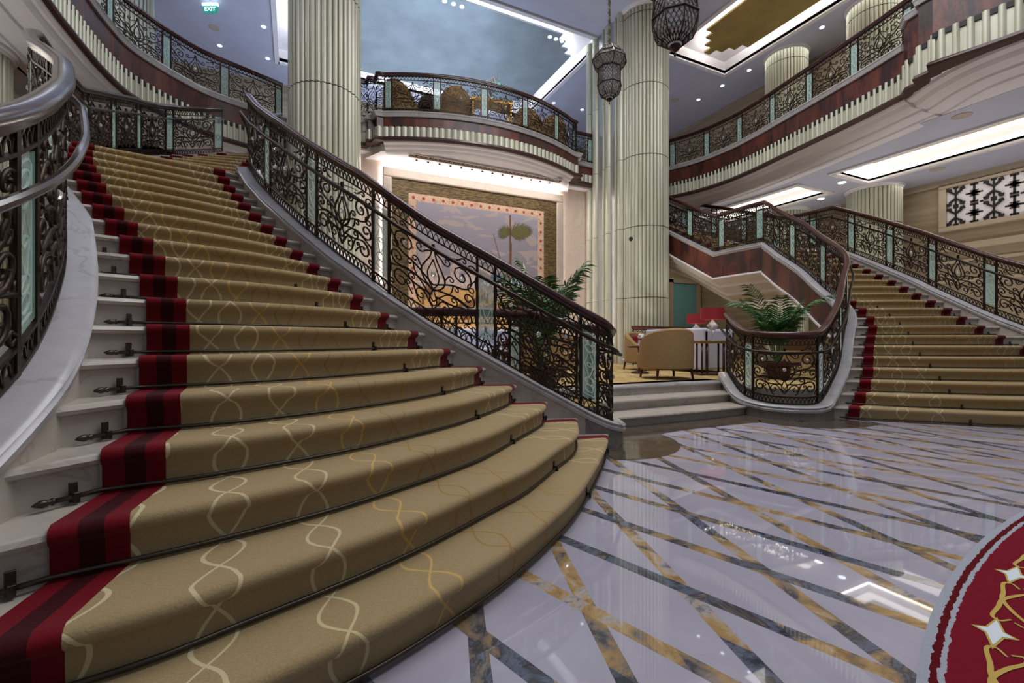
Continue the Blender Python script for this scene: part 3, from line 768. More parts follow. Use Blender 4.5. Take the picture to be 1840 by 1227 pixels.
def balcony(label, ctrl, rail_label, kinks=False, second=0, rail=True, pitch=.118, fz=(6.55, 6.45, 6.02, 5.58), flip=1, curve=True, soff=1.0, rset=.08, notch=True):
    """ctrl: from left to right as seen from the lobby; left normal points away from the lobby void"""
    path = cat([tuple(c) for c in ctrl], 8) if curve else [Vector(c) for c in ctrl]
    path = [Vector((p[0], p[1], 0)) for p in path]
    b = thing('balcony', label, 'balcony'); zt, z1, z2, z3 = fz
    MB().sweep(path, [(-.06, zt), (-.075, zt-.03), (-.06, zt-.05), (-.04, z1-.02), (-.01, z1-.02), (.5, z1-.02), (.5, zt)]).build('stone_edge', 'curb_marble', b)
    MB().sweep(path, [(0, z1-.02), (0, z2), (.2, z2), (.2, z1-.02)]).build('burl_fascia', 'burl', b)
    reeds(path, pitch, z3+.04, z2, 'reeded_band', b, notch=notch)
    MB().sweep(path, [(-.06, z3-.05), (-.07, z3-.01), (-.05, z3+.045), (.1, z3+.045), (.1, z3-.05)]).build('brown_trim', 'brown_trim', b)
    k = soff
    if soff == 0: pass
    elif soff < .5: MB().sweep([p for p in path if p.y < 11.23 and 1.9 < p.x < 7.4], [(.0, z3-.04), (.02, z3-.08), (.08, z3-.10), (.11, z3-.16), (.17, z3-.18), (.20, z3-.24), (.30, z3-.25), (.30, z3), (.05, z3)]).build('coved_soffit', 'plaster', b)
    else: MB().sweep(path, [(.0, z3-.03), (.02, z3-.07), (.06*k, z3-.10), (.10*k, z3-.105), (.12*k, z3-.13), (.16*k, z3-.17), (.26*k, z3-.19), (.40*k, z3-.195), (.42*k, z3-.235), (.50*k, z3-.25), (.70*k, z3-.255), (.72*k, z3-.29), (1.0*k, z3-.30), (1.0*k, z3+.0), (.05, z3)]).build('coved_soffit', 'plaster', b)
    rebase(b, path[0].x, path[0].y, 6.4)
    if rail:
        r = thing('balcony_railing', rail_label, 'railing')
        rp = [Vector((p.x, p.y, zt-.02)) for p in offset(path, rset)]
        railing(r, rp, None, period=1.15, second=second, detail=0)
    return path
# centre balcony (convex towards the lobby)
cc = [(1.92+(7.36-1.92)*i/16, 11.22-.72*(1-((i-8)/8)**2)) for i in range(17)]
ctr = [(.3, 11.75), (1.60, 11.75), (1.61, 11.5), (1.76, 11.49), (1.77, 11.22)]+cc+[(7.50, 11.22), (7.51, 11.49), (7.66, 11.5), (7.67, 11.75), (8.4, 11.75)]
balcony('central bowed balcony with burl wood and reeded band above the tapestry', ctr, 'scroll iron railing of the central bowed balcony', curve=False, fz=(6.55, 6.45, 6.19, 5.90), soff=.3, rset=.015, notch=False, pitch=.15)
# white curved ceiling slab under the bow
m = MB(); m.poly([(x, y+.25) for x, y in cc]+[(7.7, 12.1), (1.6, 12.1)], 5.70, 5.9); o = m.build('ceiling_bow', 'plaster'); struct(o, 'white ceiling under the central balcony')
LA = [(-2.3, 3.6), (-2.7, 5.0), (-2.95, 6.6), (-3.0, 8.17), (-2.98, 9.0), (-2.93, 9.8), (-2.78, 10.6), (-2.44, 11.15), (-2.1, 11.55), (-1.65, 11.94), (-.83, 12.3), (-.2, 12.6)]
RA = [(9.3, 12.25), (9.9, 11.75), (10.6, 11.0), (10.98, 10.1), (11.1, 9.17), (11.02, 8.2), (10.85, 7.34), (10.62, 6.2), (10.42, 5.3), (10.2, 4.5)]
balcony('long concave balcony sweeping across the upper left', LA, 'scroll iron railing of the upper left balcony', rset=.2)
balcony('long concave balcony sweeping across the upper right', RA, 'scroll iron railing of the upper right balcony', rset=.2)
RN = [(10.2, 4.5), (10.0, 4.35), (9.95, 4.12), (9.72, 4.08), (9.70, 3.86), (9.52, 3.80), (9.62, 3.2), (9.70, 2.81), (9.80, 2.0), (9.85, 1.0), (9.85, -1.0)]
balcony('near projecting section of the right balcony with stepped corner', RN, '', curve=False, rail=False, fz=(6.95, 6.85, 6.13, 5.58), pitch=.17, soff=0)
RS = cat([(10.35, 4.9), (10.12, 4.45), (9.86, 4.05), (9.66, 3.5), (9.66, 2.81), (9.80, 2.0), (9.86, 1.0), (9.86, -1.0)], 5)
so_ = MB(); so_.sweep([Vector((p.x+.16, p.y, 5.58)) for p in RS], [(-.05, -.03), (-.02, -.08), (.06, -.10), (.10, -.105), (.12, -.13), (.16, -.17), (.26, -.19), (.40, -.195), (.42, -.235), (.50, -.25), (.70, -.255), (.72, -.29), (1.3, -.30), (1.3, .0), (.05, 0)])
struct(so_.build('trim_9', 'plaster', None, 0), 'stepped white soffit mouldings under the near right balcony')
# lower ceilings beyond the soffits
def strip_ceiling(path, x1, z, name, sgn):
    q = offset([Vector((p[0], p[1], 0)) for p in cat(path, 6)], .95); m = MB()
    for p in q: m.V(p.x, p.y, z); m.V(x1, p.y, z)
    for i in range(len(q)-1): m.F(2*i, 2*i+1, 2*i+3, 2*i+2)
    o = m.build(name, 'ceiling_paint'); struct(o); return q
ZL = 5.28
q = strip_ceiling(RA, 12.2, ZL, 'ceiling_lower_right', 1)
MB().poly([(10.6, -4), (12.2, -4), (12.2, 4.6), (11.0, 4.6)], ZL-.001, ZL+.1).build('ceiling_lower_right', 'ceiling_paint')['kind'] = 'structure'
def hole_rect(x0, x1, y0, y1, holes, z, name, mat='ceiling_paint', th=.12):
    # holes share the x range (hx0,hx1)
    m = MB(); hs = sorted(holes, key=lambda h: h[2]); xs = (holes[0][0], holes[0][1])
    if xs[0] > x0: m.box(x0, xs[0], y0, y1, z, z+th)
    if x1 > xs[1]: m.box(xs[1], x1, y0, y1, z, z+th)
    y = y0
    for h in hs: m.box(xs[0], xs[1], y, h[2], z, z+th) if h[2] > y else None; y = h[3]
    if y1 > y: m.box(xs[0], xs[1], y, y1, z, z+th)
    return struct(m.build(name, mat))
hole_rect(12.2, 15.5, -4, 14, [(12.25, 13.75, -3, 6.85), (12.25, 13.75, 7.8, 11.2)], ZL, 'ceiling_lower_right')
hole_rect(-6.5, -3.85, -4, 14, [(-5.7, -4.4, -3, 6.9), (-5.7, -4.4, 7.8, 11.2)], ZL, 'ceiling_lower_left')
q = strip_ceiling(LA, -3.85, ZL, 'ceiling_lower_left', 1)
MB().box(8.9, 12.3, 12.0, 14, ZL, ZL+.1).build('ceiling_lower_right', 'ceiling_paint')['kind'] = 'structure'
MB().box(-3.9, .6, 12.3, 14, ZL, ZL+.1).build('ceiling_lower_left', 'ceiling_paint')['kind'] = 'structure'
# upper floor slabs
MB().poly([(11.1, -4), (15.5, -4), (15.5, 18.6), (8, 18.6), (8, 12.6), (9.8, 12.5), (11.3, 11), (11.6, 9)], 6.2, 6.42).build('floor_upper', 'plaster')['kind'] = 'structure'
MB().poly([(-6.4, -4), (-4, -4), (-3.6, 9), (-2.8, 11.9), (-.5, 12.9), (.6, 13), (.6, 18.6), (-6.4, 18.6)], 6.2, 6.42).build('floor_upper', 'plaster')['kind'] = 'structure'
MB().poly([(x, y+.35) for x, y in cc]+[(8.9, 12.2), (8.9, 18.6), (.5, 18.6), (.5, 12.2)], 6.25, 6.43).build('floor_upper', 'plaster')['kind'] = 'structure'
def led(pts, name, label, mat='led', r=.035, w=.05):
    o = MB().sweep([Vector(p) for p in pts], [(-w, -.02), (-w, .02), (w, .02), (w, -.02)]).build(name, mat); tag(o, label, 'light'); return o
def coffer(x0, x1, y0, y1, z, depth, leaf, nm, lab, lit=(1, 1, 1, 1), inset=.34):
    # stepped recess: white walls, LED trough, leaf panel
    m = MB(); t = .05
    for (a, b, c, d) in ((x0-t, x0, y0-t, y1+t), (x1, x1+t, y0-t, y1+t), (x0, x1, y0-t, y0), (x0, x1, y1, y1+t)): m.box(a, b, c, d, z, z+depth)
    m.box(x0-t, x1+t, y0-t, y1+t, z+depth, z+depth+.05)
    struct(m.build('ceiling_coffer', 'plaster'), lab+' recess')
    m = MB(); r = .05    # moulded rim
    for (a, b, c, d) in ((x0-.1, x0+.03, y0-.1, y1+.1), (x1-.03, x1+.1, y0-.1, y1+.1), (x0, x1, y0-.1, y0+.03), (x0, x1, y1-.03, y1+.1)): m.box(a, b, c, d, z-.05, z)
    struct(m.build('ceiling_coffer', 'plaster'), lab+' rim')
ZU = 10.4
# upper ceiling with three openings
C1 = (-.5, 8.7, 11.6, 17.1); C2 = (10.9, 13.6, -3, 11.2)
hole_rect(-6.6, 9.8, -6, 19, [C1], ZU, 'ceiling_upper')
hole_rect(9.8, 15.6, -6, 19, [C2], ZU, 'ceiling_upper')
coffer(*C1, ZU, .42, None, None, 'central upper ceiling')
coffer(*C2, ZU, .42, None, None, 'right upper ceiling')
def notched(x0, x1, y0, y1, s=.27, corners=('ne',)):
    # rectangle with stepped corners
    def st(cx, cy, sx, sy, rev):
        p = [(cx, cy+sy*3*s), (cx+sx*s, cy+sy*3*s), (cx+sx*s, cy+sy*2*s), (cx+sx*2*s, cy+sy*2*s), (cx+sx*2*s, cy+sy*s), (cx+sx*3*s, cy+sy*s), (cx+sx*3*s, cy)]
        return p[::-1] if rev else p
    return st(x0, y0, 1, 1, False)+st(x1, y0, -1, 1, True)+st(x1, y1, -1, -1, False)+st(x0, y1, 1, -1, True)
def panel(x0, x1, y0, y1, z, mat, name, lab, i=.42):
    o = MB().poly(notched(x0+i, x1-i, y0+i, y1-i), z, z+.06).build(name, mat); struct(o, lab)
panel(*C1, ZU+.10, 'champagne_leaf', 'ceiling_panel', 'champagne leaf ceiling panel of the central coffer')
panel(*C2, ZU+.10, 'gold_leaf', 'ceiling_panel', 'gold leaf ceiling panel of the right coffer')
def ring_led(x0, x1, y0, y1, z, i, lab, mat='led', w=.10):
    a = notched(x0+i, x1-i, y0+i, y1-i); a.append(a[0])
    m = MB(); ww = w/2
    for (p, q) in zip(a, a[1:]):
        m.box(min(p[0], q[0])-ww, max(p[0], q[0])+ww, min(p[1], q[1])-ww, max(p[1], q[1])+ww, z, z+.03)
    tag(m.build('cove_light', mat), lab, 'light')
ring_led(*C1, ZU+.2, .60, 'white cove light strip around the champagne ceiling panel')
ring_led(*C2, ZU+.2, .60, 'white cove light strip around the gold ceiling panel')
for (c, lab) in (((12.25, 13.75, -3, 6.85), 'near gold coffer under the right balcony'), ((12.25, 13.75, 7.8, 11.2), 'far gold coffer under the right balcony'), ((-5.7, -4.4, -3, 6.9), 'gold coffer under the left balcony'), ((-5.7, -4.4, 7.8, 11.2), 'far gold coffer under the left balcony')):
    coffer(*c, ZL, .36, None, None, lab)
    x0, x1, y0, y1 = c
    o = MB().box(x0+.01, x1-.01, y0+.01, y1-.01, ZL+.33, ZL+.35).build('ceiling_panel', 'gold_leaf'); struct(o, 'gold leaf panel of the '+lab)
    b_ = MB(); b_.box(x1-.30, x1-.01, y0+.05, y1-.02, ZL+.322, ZL+.33); b_.box(x0+.02, x1-.3, y1-.28, y1-.02, ZL+.322, ZL+.33); tag(b_.build('cove_glow_band', 'painted_cove_glow'), 'painted cove glow at the edge of the '+lab, 'light')  # emission painted on the recess edge stands in for cove glow
    m = MB(); w = .07
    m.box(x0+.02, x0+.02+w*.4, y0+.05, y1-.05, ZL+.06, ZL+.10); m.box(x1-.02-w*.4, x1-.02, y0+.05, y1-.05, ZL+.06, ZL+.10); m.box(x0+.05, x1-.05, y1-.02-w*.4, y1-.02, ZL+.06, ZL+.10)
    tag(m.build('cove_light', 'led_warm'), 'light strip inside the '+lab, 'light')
# ---------------------------------------------------------------- tapestry
tp = thing('tapestry', 'large harbour tapestry in a stone frame on the wall above the lounge', 'tapestry')
def zbox(m, x0, x1, z0, z1, y, d=.004): m.box(x0, x1, y-d, y, z0, z1)
FX0, FX1, FZ0, FZ1 = 2.03, 7.46, .9, 5.53
m = MB()
for a, b, c, d in ((FX0, FX1, FZ1-.24, FZ1), (FX0, FX1, FZ0, FZ0+.2), (FX0, FX0+.23, FZ0+.2, FZ1-.24), (FX1-.23, FX1, FZ0+.2, FZ1-.24)): m.box(a, b, WV-.16, WV-.03, c, d)
m.build('stone_frame', 'frame_stone', tp, bevel=.03)
m = MB(); zbox(m, FX0+.2, FX1-.2, FZ0+.1, FZ1-.2, WV-.05, .05); m.build('mosaic_surround', 'mosaic', tp)
BX0, BX1, BZ0, BZ1 = 2.70, 6.78, 1.25, 4.95
m = MB(); zbox(m, BX0, BX1, BZ0, BZ1, WV-.10, .015); m.cur = 1
for i in range(15):
    x = BX0+.13+(BX1-BX0-.26)*i/14; m.tube([(x, WV-.118, BZ1-.105), (x, WV-.112, BZ1-.105)], .042, 9, (1, 0, 0))
for i in range(1, 13):
    z = BZ1-.1-(BZ1-BZ0-.2)*i/13
    for x in (BX0+.105, BX1-.105): m.tube([(x, WV-.118, z), (x, WV-.112, z)], .04, 9, (1, 0, 0))
m.build('woven_border', ['tapestry_border', 'art_red'], tp)
PX0, PX1, PZ0, PZ1 = BX0+.21, BX1-.21, BZ0+.2, BZ1-.2
y = WV-.117
pic = MB(); zbox(pic, PX0, PX1, PZ0, PZ1, y, .004); pn = pic.build('woven_picture', 'art_sky', tp)
def art(mat, polys, dy):
    m = MB(); yy = y-.004-dy
    for ip_, P in enumerate(polys):
        b = len(m.v); yy = y-.004-dy-ip_*.0003
        for x, z in P: m.V(x, yy, z)
        for x, z in P: m.V(x, yy+.003, z)
        n = len(P); m.F(*range(b, b+n)); m.F(*range(b+2*n-1, b+n-1, -1))
        for k in range(n): k2 = (k+1) % n; m.F(b+k, b+n+k, b+n+k2, b+k2)
    return m
rnd = random.Random(3)
sand = [(PX0, PZ0), (PX1, PZ0), (PX1, 2.3)]+[(PX1-(PX1-PX0)*i/14, 2.3+.5*(i/14)+rnd.uniform(-.05, .05)) for i in range(1, 15)]
art('art_sand', [sand], .001).build('woven_shore', 'art_sand', pn)
art('', [[(PX1-1.7, 2.62), (PX1, 2.55), (PX1, 2.95), (PX1-1.7, 2.92)]], .002).build('woven_sea', 'art_sea', pn)
tw = []
x = PX0
while x < PX0+1.9:
    w = rnd.uniform(.12, .3); h = rnd.uniform(2.9, 3.7)-(x-PX0)*.3; tw.append([(x, 2.5), (x+w, 2.5), (x+w, h), (x+w/2, h+.1), (x, h)]); x += w
x = PX0+1.9
while x < PX1-.2:
    w = rnd.uniform(.08, .2); tw.append([(x, 2.25), (x+w, 2.25), (x+w, 2.6+rnd.uniform(0, .12)), (x, 2.62)]); x += w*1.3
art('', tw, .003).build('woven_town', 'art_town', pn)
br = [[(PX1-.95, 1.9), (PX1-.88, 1.9), (PX1-.89, 4.7), (PX1-.94, 4.7)]]
for (a, b, w, l) in ((PX0+.9, 1.75, .16, 1.3), (PX0+1.3, 1.6, .12, 1.0)): br.append([(a, b), (a+l, b+l*.42), (a+l-.05, b+l*.42+w), (a-.05, b+w)])
for (a, b, l) in ((PX0+2.5, 2.45, .5), (PX1-.55, 2.75, .3)): br.append([(a, b), (a+l, b), (a+l*1.1, b+.09), (a-l*.1, b+.09)])
for (a, b, c, d) in ((PX0+2.7, 2.5, PX0+2.2, 4.1), (PX0+2.75, 2.5, PX0+2.78, 3.9)): br.append([(a, b), (a+.025, b), (c+.015, d), (c, d)])
for i in range(26):
    a = rnd.uniform(PX0+.1, PX1-.4); b = rnd.uniform(PZ0+.3, 2.4); w = rnd.uniform(.05, .09); br.append([(a, b), (a+w, b), (a+w*.8, b+w*3.6), (a+w*.3, b+w*3.6)])
art('', br, .005).build('woven_boats_and_figures', 'art_brown', pn)
ol = []
for i in range(16):
    a = -.7+i*.16+rnd.uniform(-.05, .05); c = (PX1-.91, 4.15); L = .75
    for s in (1,):
        e = (min(c[0]+L*cos(a-.4), PX1-.02), c[1]+L*.45*sin(a)+.05); ol.append([c, (c[0]*.5+e[0]*.5, c[1]*.5+e[1]*.5+.05), e, (c[0]*.5+e[0]*.5, c[1]*.5+e[1]*.5-.05)])
    e = (c[0]-.42*cos(a), c[1]+.3*sin(a)); ol.append([c, (c[0]*.5+e[0]*.5, c[1]*.5+e[1]*.5+.03), e, (c[0]*.5+e[0]*.5, c[1]*.5+e[1]*.5-.03)])
art('', ol, .007).build('woven_palm', 'art_olive', pn)
art('', [[(PX1-.55, 2.84), (PX1-.3, 2.86), (PX1-.48, 3.35)]]+[[(PX0+1.9+i*.12, 2.6), (PX0+1.97+i*.12, 2.6), (PX0+1.94+i*.12, 2.85)] for i in range(14)], .009).build('woven_sails', 'art_sail', pn)
rebase(tp, 4.74, WV-.03, FZ0)
# LED halo behind the frame and grille in the soffit
m = MB(); 
for a, b, c, d in ((FX0+.02, FX1-.02, FZ1+.01, FZ1+.035), (FX0-.035, FX0-.01, FZ0, FZ1+.03), (FX1+.01, FX1+.035, FZ0, FZ1+.03)): m.box(a, b, WV-.03, WV-.005, c, d)
tag(m.build('halo_light', emit('led_halo', (1, .98, .96), 14)and'led_halo'), 'white light strip tucked behind the stone frame of the tapestry', 'light')
gr = thing('air_grille', 'long pierced grille strip in the white ceiling above the tapestry', 'grille')
m = MB(); gz = 5.655
def gy(x): return 11.2
m.box(2.55, 6.95, 11.12, 11.15, gz-.02, gz); m.box(2.55, 6.95, 11.33, 11.36, gz-.02, gz)
for i in range(36):
    x = 2.6+4.3*i/35; m.tube([(x+.05*cos(2*pi*k/8), 11.24+.07*sin(2*pi*k/8), gz-.006) for k in range(9)], .009, 4, (0, 0, 1))
m.build('pierced_frame', 'frame_stone', gr); m = MB(); m.box(2.56, 6.94, 11.15, 11.33, gz-.003, gz+.004); m.build('dark_slot', 'dark', gr); rebase(gr, 4.7, 11.24, gz)
for i in range(14):
    x = 2.8+3.9*i/13; tag(MB().lathe((x, 11.52, 5.63), [(.02, 0), (.03, .01), (.03, .03)], 10).build('spot_light', 'dark'), 'tiny recessed spot in the row beside the ceiling grille over the tapestry', 'light', 'row of spots beside the grille')
# ---------------------------------------------------------------- lanterns
def lantern(cx, cy, zb, sc, ztop, label, shift_=0):
    L = thing('hanging_lantern', label, 'lantern', 'filigree lanterns over the lobby')
    s = sc
    pr = [(.02, -.0), (.16, .05), (.27, .14), (.335, .28), (.35, .40), (.33, .42), (.335, .86), (.35, .88), (.43, .96), (.50, 1.08), (.50, 1.14), (.43, 1.26), (.40, 1.28), (.28, 1.44), (.16, 1.52), (.05, 1.58)]
    pr = [(r*s, z*s) for r, z in pr]
    MB().lathe((cx, cy, zb), [(r*.93, z) for r, z in pr], 8, pi/8).build('lantern_glass', 'lantern_glass', L)
    m = MB()
    def at(a, z):   # on the octagonal profile
        for (r0, z0), (r1, z1) in zip(pr, pr[1:]):
            if z <= z1: break
        r = r0+(r1-r0)*min(max((z-z0)/(z1-z0), 0), 1)
        w = (a-pi/8) % (pi/4)-pi/8; r *= cos(pi/8)/cos(w)
        return (cx+r*cos(a), cy+r*sin(a), zb+z)
    NW = 26
    for j in range(NW):
        for sg in (1, -1):
            for k0 in (0, 1):
                P_ = []
                for i in range(80):
                    z = pr[-1][1]*(.02+.96*i/79); a = 2*pi*(j+.5*k0)/NW+sg*.13*sin(z/s*27+k0*1.5); P_.append(at(a, z))
                m.tube(P_, .0042*s, 3, cap=False)
    for zz in [.06+.058*i for i in range(25)]:
        if .4 < zz < .9 or .95 < zz < 1.2:
            m.tube([at(2*pi*k/48, zz*s+.012*s*sin(k*2.1)) for k in range(49)], .004*s, 4, (0, 0, 1), cap=False)
    m.build('filigree', 'filigree', L)
    m = MB()
    for zz in (.40, .87, 1.11, 1.27): m.tube([at(pi/8+2*pi*k/8, zz*s) for k in range(9)], .018*s, 6, (0, 0, 1))
    for k in range(8): m.tube([at(pi/8+2*pi*k/8, z*s) for z in (.03, .14, .28, .4, .6, .86, .96, 1.08, 1.14, 1.27, 1.44, 1.56)], .010*s, 5)
    m.lathe((cx, cy, zb-.16*s), [(.003, 0), (.02*s, .03*s), (.008*s, .08*s), (.07*s, .12*s), (.09*s, .17*s), (.05*s, .2*s)], 8)
    m.build('rim', 'filigree_rim', L)
    m = MB(); P_ = []; z = zb+pr[-1][1]; i = 0
    while z+i*.045*s < ztop:
        zz = z+i*.045*s; m.lathe((cx+.008*s*sin(i*2.4), cy+.008*s*cos(i*2.4), zz), [(.012*s, 0), (.04*s*(1+.2*sin(i)), .022*s), (.012*s, .045*s)], 6, i*.5); i += 1
    m.build('chain', 'rope', L); rebase(L, cx, cy, zb); return L
def cam2(px, Y):
    X = (px-920)/818*Y; return (X*.9026+Y*.4305, -X*.4305+Y*.9026)
x, y_ = cam2(1095, 9.0); lantern(x, y_, HC+434*9.0/818, .68, 10.4, 'smaller-looking farther filigree lantern hanging in front of the ribbed pier')
x, y_ = cam2(1213, 6.9); lantern(x, y_, HC+528*6.9/818, 1.0, 10.4, 'nearer filigree lantern cut by the top of the picture')
# ---------------------------------------------------------------- palms
def palm(x, y, z, h, label, seed):
    r_ = random.Random(seed); L = thing('potted_palm', label, 'plant', 'potted palms')
    MB().lathe((x, y, z), [(.16, 0), (.18, .02), (.20, .20), (.34, .235), (.36, .26), (.36, .29), (.33, .29), (.32, .27), (.01, .27)], 24).build('pot', 'mahogany', L, 1)
    st = MB(); st.cur = 0
    lf = MB()
    for i in range(28):
        a = 2*pi*i/28+r_.uniform(-.3, .3); ln = h*r_.uniform(.5, 1.05); lean = r_.uniform(.02, .52); bend = r_.uniform(.15, .8)
        P_ = []
        for t in range(11):
            q = t/10; rad = .04+lean*ln*.55*q+bend*.35*ln*q**3; zz = .26+ln*(q-bend*.38*q**3); P_.append(Vector((x+cos(a)*rad, y+sin(a)*rad, z+zz)))
        st.tube(P_, [.008*(1-.75*t/10) for t in range(11)], 5)
        for t in range(18):
            q = .42+.57*t/17; j = min(int(q*10), 9); p = P_[j].lerp(P_[j+1], q*10-j); T = (P_[j+1]-P_[j]).normalized()
            sd = T.cross(Vector((0, 0, 1))).normalized()
            for s in (1, -1):
                l = ln*.27*(1-.55*abs(q-.62)/.4)*r_.uniform(.8, 1.15); d = (sd*s*.8+T*.75+Vector((0, 0, -.12-.25*r_.random()))).normalized()
                up = d.cross(T).normalized()*s; w = d.cross(up).normalized()*.014
                b = len(lf.v); mid = p+d*l*.5; tip = p+d*l+Vector((0, 0, -l*.22))
                for q_ in (p-w*.4, p+w*.4, mid+w, tip, mid-w): lf.v.append(tuple(q_))
                mid2 = mid+up*.004; lf.v.append(tuple(mid2))
                lf.cur = 0 if r_.random() < .78 else 1
                lf.F(b, b+1, b+2, b+5); lf.F(b, b+5, b+4); lf.F(b+5, b+2, b+3); lf.F(b+4, b+5, b+3)
    st.build('stem', 'leaf_light', L); lf.build('fronds', ['leaf', 'leaf_light'], L)
    MB().lathe((x, y, z+.26), [(.31, 0), (.2, .02), (.001, .03)], 14).build('soil', 'soil', L)
    return rebase(L, x, y, z)
x, y_ = cam2(975, 6.35); palm(x, y_, LF, 1.75, 'potted palm behind the lower end of the left stair railing', 1)
x, y_ = cam2(1398, 7.9); palm(x, y_, LF, 1.55, 'potted palm behind the curved railing of the right staircase', 5)
# ---------------------------------------------------------------- lounge furniture
def face(px, Y, rot):
    u, v = cam2(px, Y); return (u, v), math.radians(-25.5+rot)
def place(root, u, v, z, rz): root.location = (u, v, z); root.rotation_euler = (0, 0, rz); return root
def shell(m, r, a0, a1, z0, ztop, th, dx=1.0, dy=1.0, n=28):
    # curved upholstered back: ztop(a) height
    base = len(m.v)
    for i in range(n+1):
        a = a0+(a1-a0)*i/n; h = ztop(i/n)
        sec = [(r*.94, z0), (r, z0+.03), (r*1.02, (z0+h)/2), (r, h-.03), (r-th*.25, h), (r-th*.75, h), (r-th, h-.03), (r-th, z0)]
        for q, z in sec: m.V(cos(a)*q*dx, sin(a)*q*dy, z)
    for i in range(n):
        for k in range(8):
            k2 = (k+1) % 8; m.F(base+i*8+k, base+i*8+k2, base+(i+1)*8+k2, base+(i+1)*8+k)
    m.F(*[base+k for k in range(8)][::-1]); m.F(*[base+n*8+k for k in range(8)])
def chair(label, u, v, rz, cush=False):   # front faces -y when rz=0
    c = thing('tub_chair', label, 'armchair', 'tan tub armchairs')
    m = MB(); shell(m, .46, math.radians(-38), math.radians(218), .16, lambda t: .60+.27*max(0, sin(pi*min(max((t-.10)/.8, 0), 1)))**.55, .11, 1.0, .92); m.build('curved_back', 'tan_fabric', c, 1)
    m = MB(); m.poly([(.36*cos(w), .34*sin(w)) if sin(w) > -.3 else (.36*(1 if cos(w) > 0 else -1)*min(1, abs(cos(w))*1.15), -.42) for w in [2*pi*k/24 for k in range(24)]], .16, .44); m.build('seat', 'tan_fabric', c, bevel=.03)
    for sx in (-.3, .3):
        for sy in (-.32, .30): MB().tube([(sx, sy, .18), (sx*1.08, sy*1.08, 0)], [.028, .017], 8).build('leg', 'mahogany', c)
    if cush:
        k = MB(); k.box(-.2, .2, .14, .25, .46, .78); o = k.build('cushion_body', 'red_fabric', None, bevel=.05)
        o.name = 'cushion'; tag(o, 'small red cushion on the tufted tan armchair', 'cushion'); o.rotation_euler = (0, 0, rz); o.location = (u, v, LF)
    return place(c, u, v, LF, rz)
u, v = cam2(1197, 8.0); chair('tan tub armchair seen from behind at the top of the lounge steps', u, v, math.radians(180-25.5+8))
u, v = cam2(1158, 10.4); chair('tan tufted armchair with a red cushion by the fluted column', u, v, math.radians(-25.5+30), True)
u, v = cam2(1010, 8.6); chair('tan armchair seen through the end of the left stair railing', u, v, math.radians(-25.5+40))
u, v = cam2(965, 7.9); chair('tan armchair behind the left potted palm', u, v, math.radians(180-25.5-20))
u, v = cam2(1345+95, 10.2); chair('tan armchair seen through the curled right railing', u, v, math.radians(-25.5-40))
def sofa(label, u, v, rz, w=1.7):
    c = thing('sofa', label, 'sofa', 'white sofas')
    MB().box(-w/2, w/2, .28, .46, .06, .92).build('backrest', 'white_fabric', c, bevel=.05)
    for s in (-1, 1): MB().box(min(s*(w/2-.16), s*w/2), max(s*(w/2-.16), s*w/2), -.44, .44, .06, .90).build('armrest', 'white_fabric', c, bevel=.05)
    MB().box(-w/2+.15, w/2-.15, -.42, .30, .06, .34).build('base', 'white_fabric', c, bevel=.02)
    for k in (-1, 1): MB().box(min(0, k*(w/2-.17)), max(0, k*(w/2-.17)), -.43, .28, .34, .50).build('seat_cushion', 'white_fabric', c, bevel=.04)
    return place(c, u, v, LF, rz)
u, v = cam2(1268, 9.6); sofa('white high-armed sofa behind the console table right of the lounge steps', u+.1, v+.6, math.radians(90))
u, v = cam2(850, 9.9); sofa('white sofa in front of the tapestry, seen through the left railing', u, v, math.radians(0))
def lamp(label, u, v, z, sc=1.0, group='red shaded table lamps'):
    c = thing('table_lamp', label, 'lamp', group)
    MB().lathe((0, 0, .0), [(.07*sc, 0), (.07*sc, .012), (.008, .02), (.008, .16*sc), (.05*sc, .18*sc), (.05*sc, .2*sc), (.105*sc, .29*sc), (.03*sc, .37*sc), (.02*sc, .40*sc)], 8).build('crystal_body', 'crystal', c)
    MB().tube([(0, 0, .38*sc), (0, 0, .60*sc)], .007, 6).build('stem', 'brass', c)
    a = .41*sc; m = MB(); n = 32; r0, r1, h = .225*sc, .215*sc, .215*sc
    for r, z_ in ((r0, a), (r1, a+h), (r1-.006, a+h), (r0-.006, a)):
        for k in range(n): m.V(cos(2*pi*k/n)*r, sin(2*pi*k/n)*r, z_)
    for i in range(4):
        for k in range(n): k2 = (k+1) % n; i2 = (i+1) % 4; m.F(i*n+k, i*n+k2, i2*n+k2, i2*n+k)
    m.build('lamp_shade', 'shade_red', c, 1)
    MB().lathe((0, 0, a+.10*sc), [(.02, 0), (.035, .04), (.02, .08)], 10).build('bulb', 'shade_glow', c)
    c.location = (u, v, z)
    L = bpy.data.lights.new('lamp_bulb', 'POINT'); L.energy = 7; L.color = (1, .8, .62); L.shadow_soft_size = .05; o = bpy.data.objects.new('lamp_light', L); COL.objects.link(o); o.location = (u, v, z+a+.15*sc)
    return c
def console(label, u, v, rz, w=.62, d=.34, h=.66):
    c = thing('console_table', label, 'table')
    MB().box(-w/2, w/2, -d/2, d/2, h-.055, h).build('table_top', 'brass', c, bevel=.006)
    for sx in (-w/2+.05, -w/2+.15, w/2-.15, w/2-.05):
        for sy in (-d/2+.05, d/2-.05): MB().tube([(sx, sy, .04), (sx, sy, h-.055)], .019, 10).build('leg', 'mahogany', c, 2)
    MB().box(-w/2, w/2, -d/2, d/2, 0, .04).build('plinth', 'mahogany', c, bevel=.005)
    return place(c, u, v, LF, rz)
u, v = cam2(1281, 8.75); console('slim console table with brass top and dark legs beside the white sofa', u, v, math.radians(-25.5)); lamp('red shaded crystal lamp standing on the brass-topped console table', u-.01, v+.0, LF+.66, 1.0)
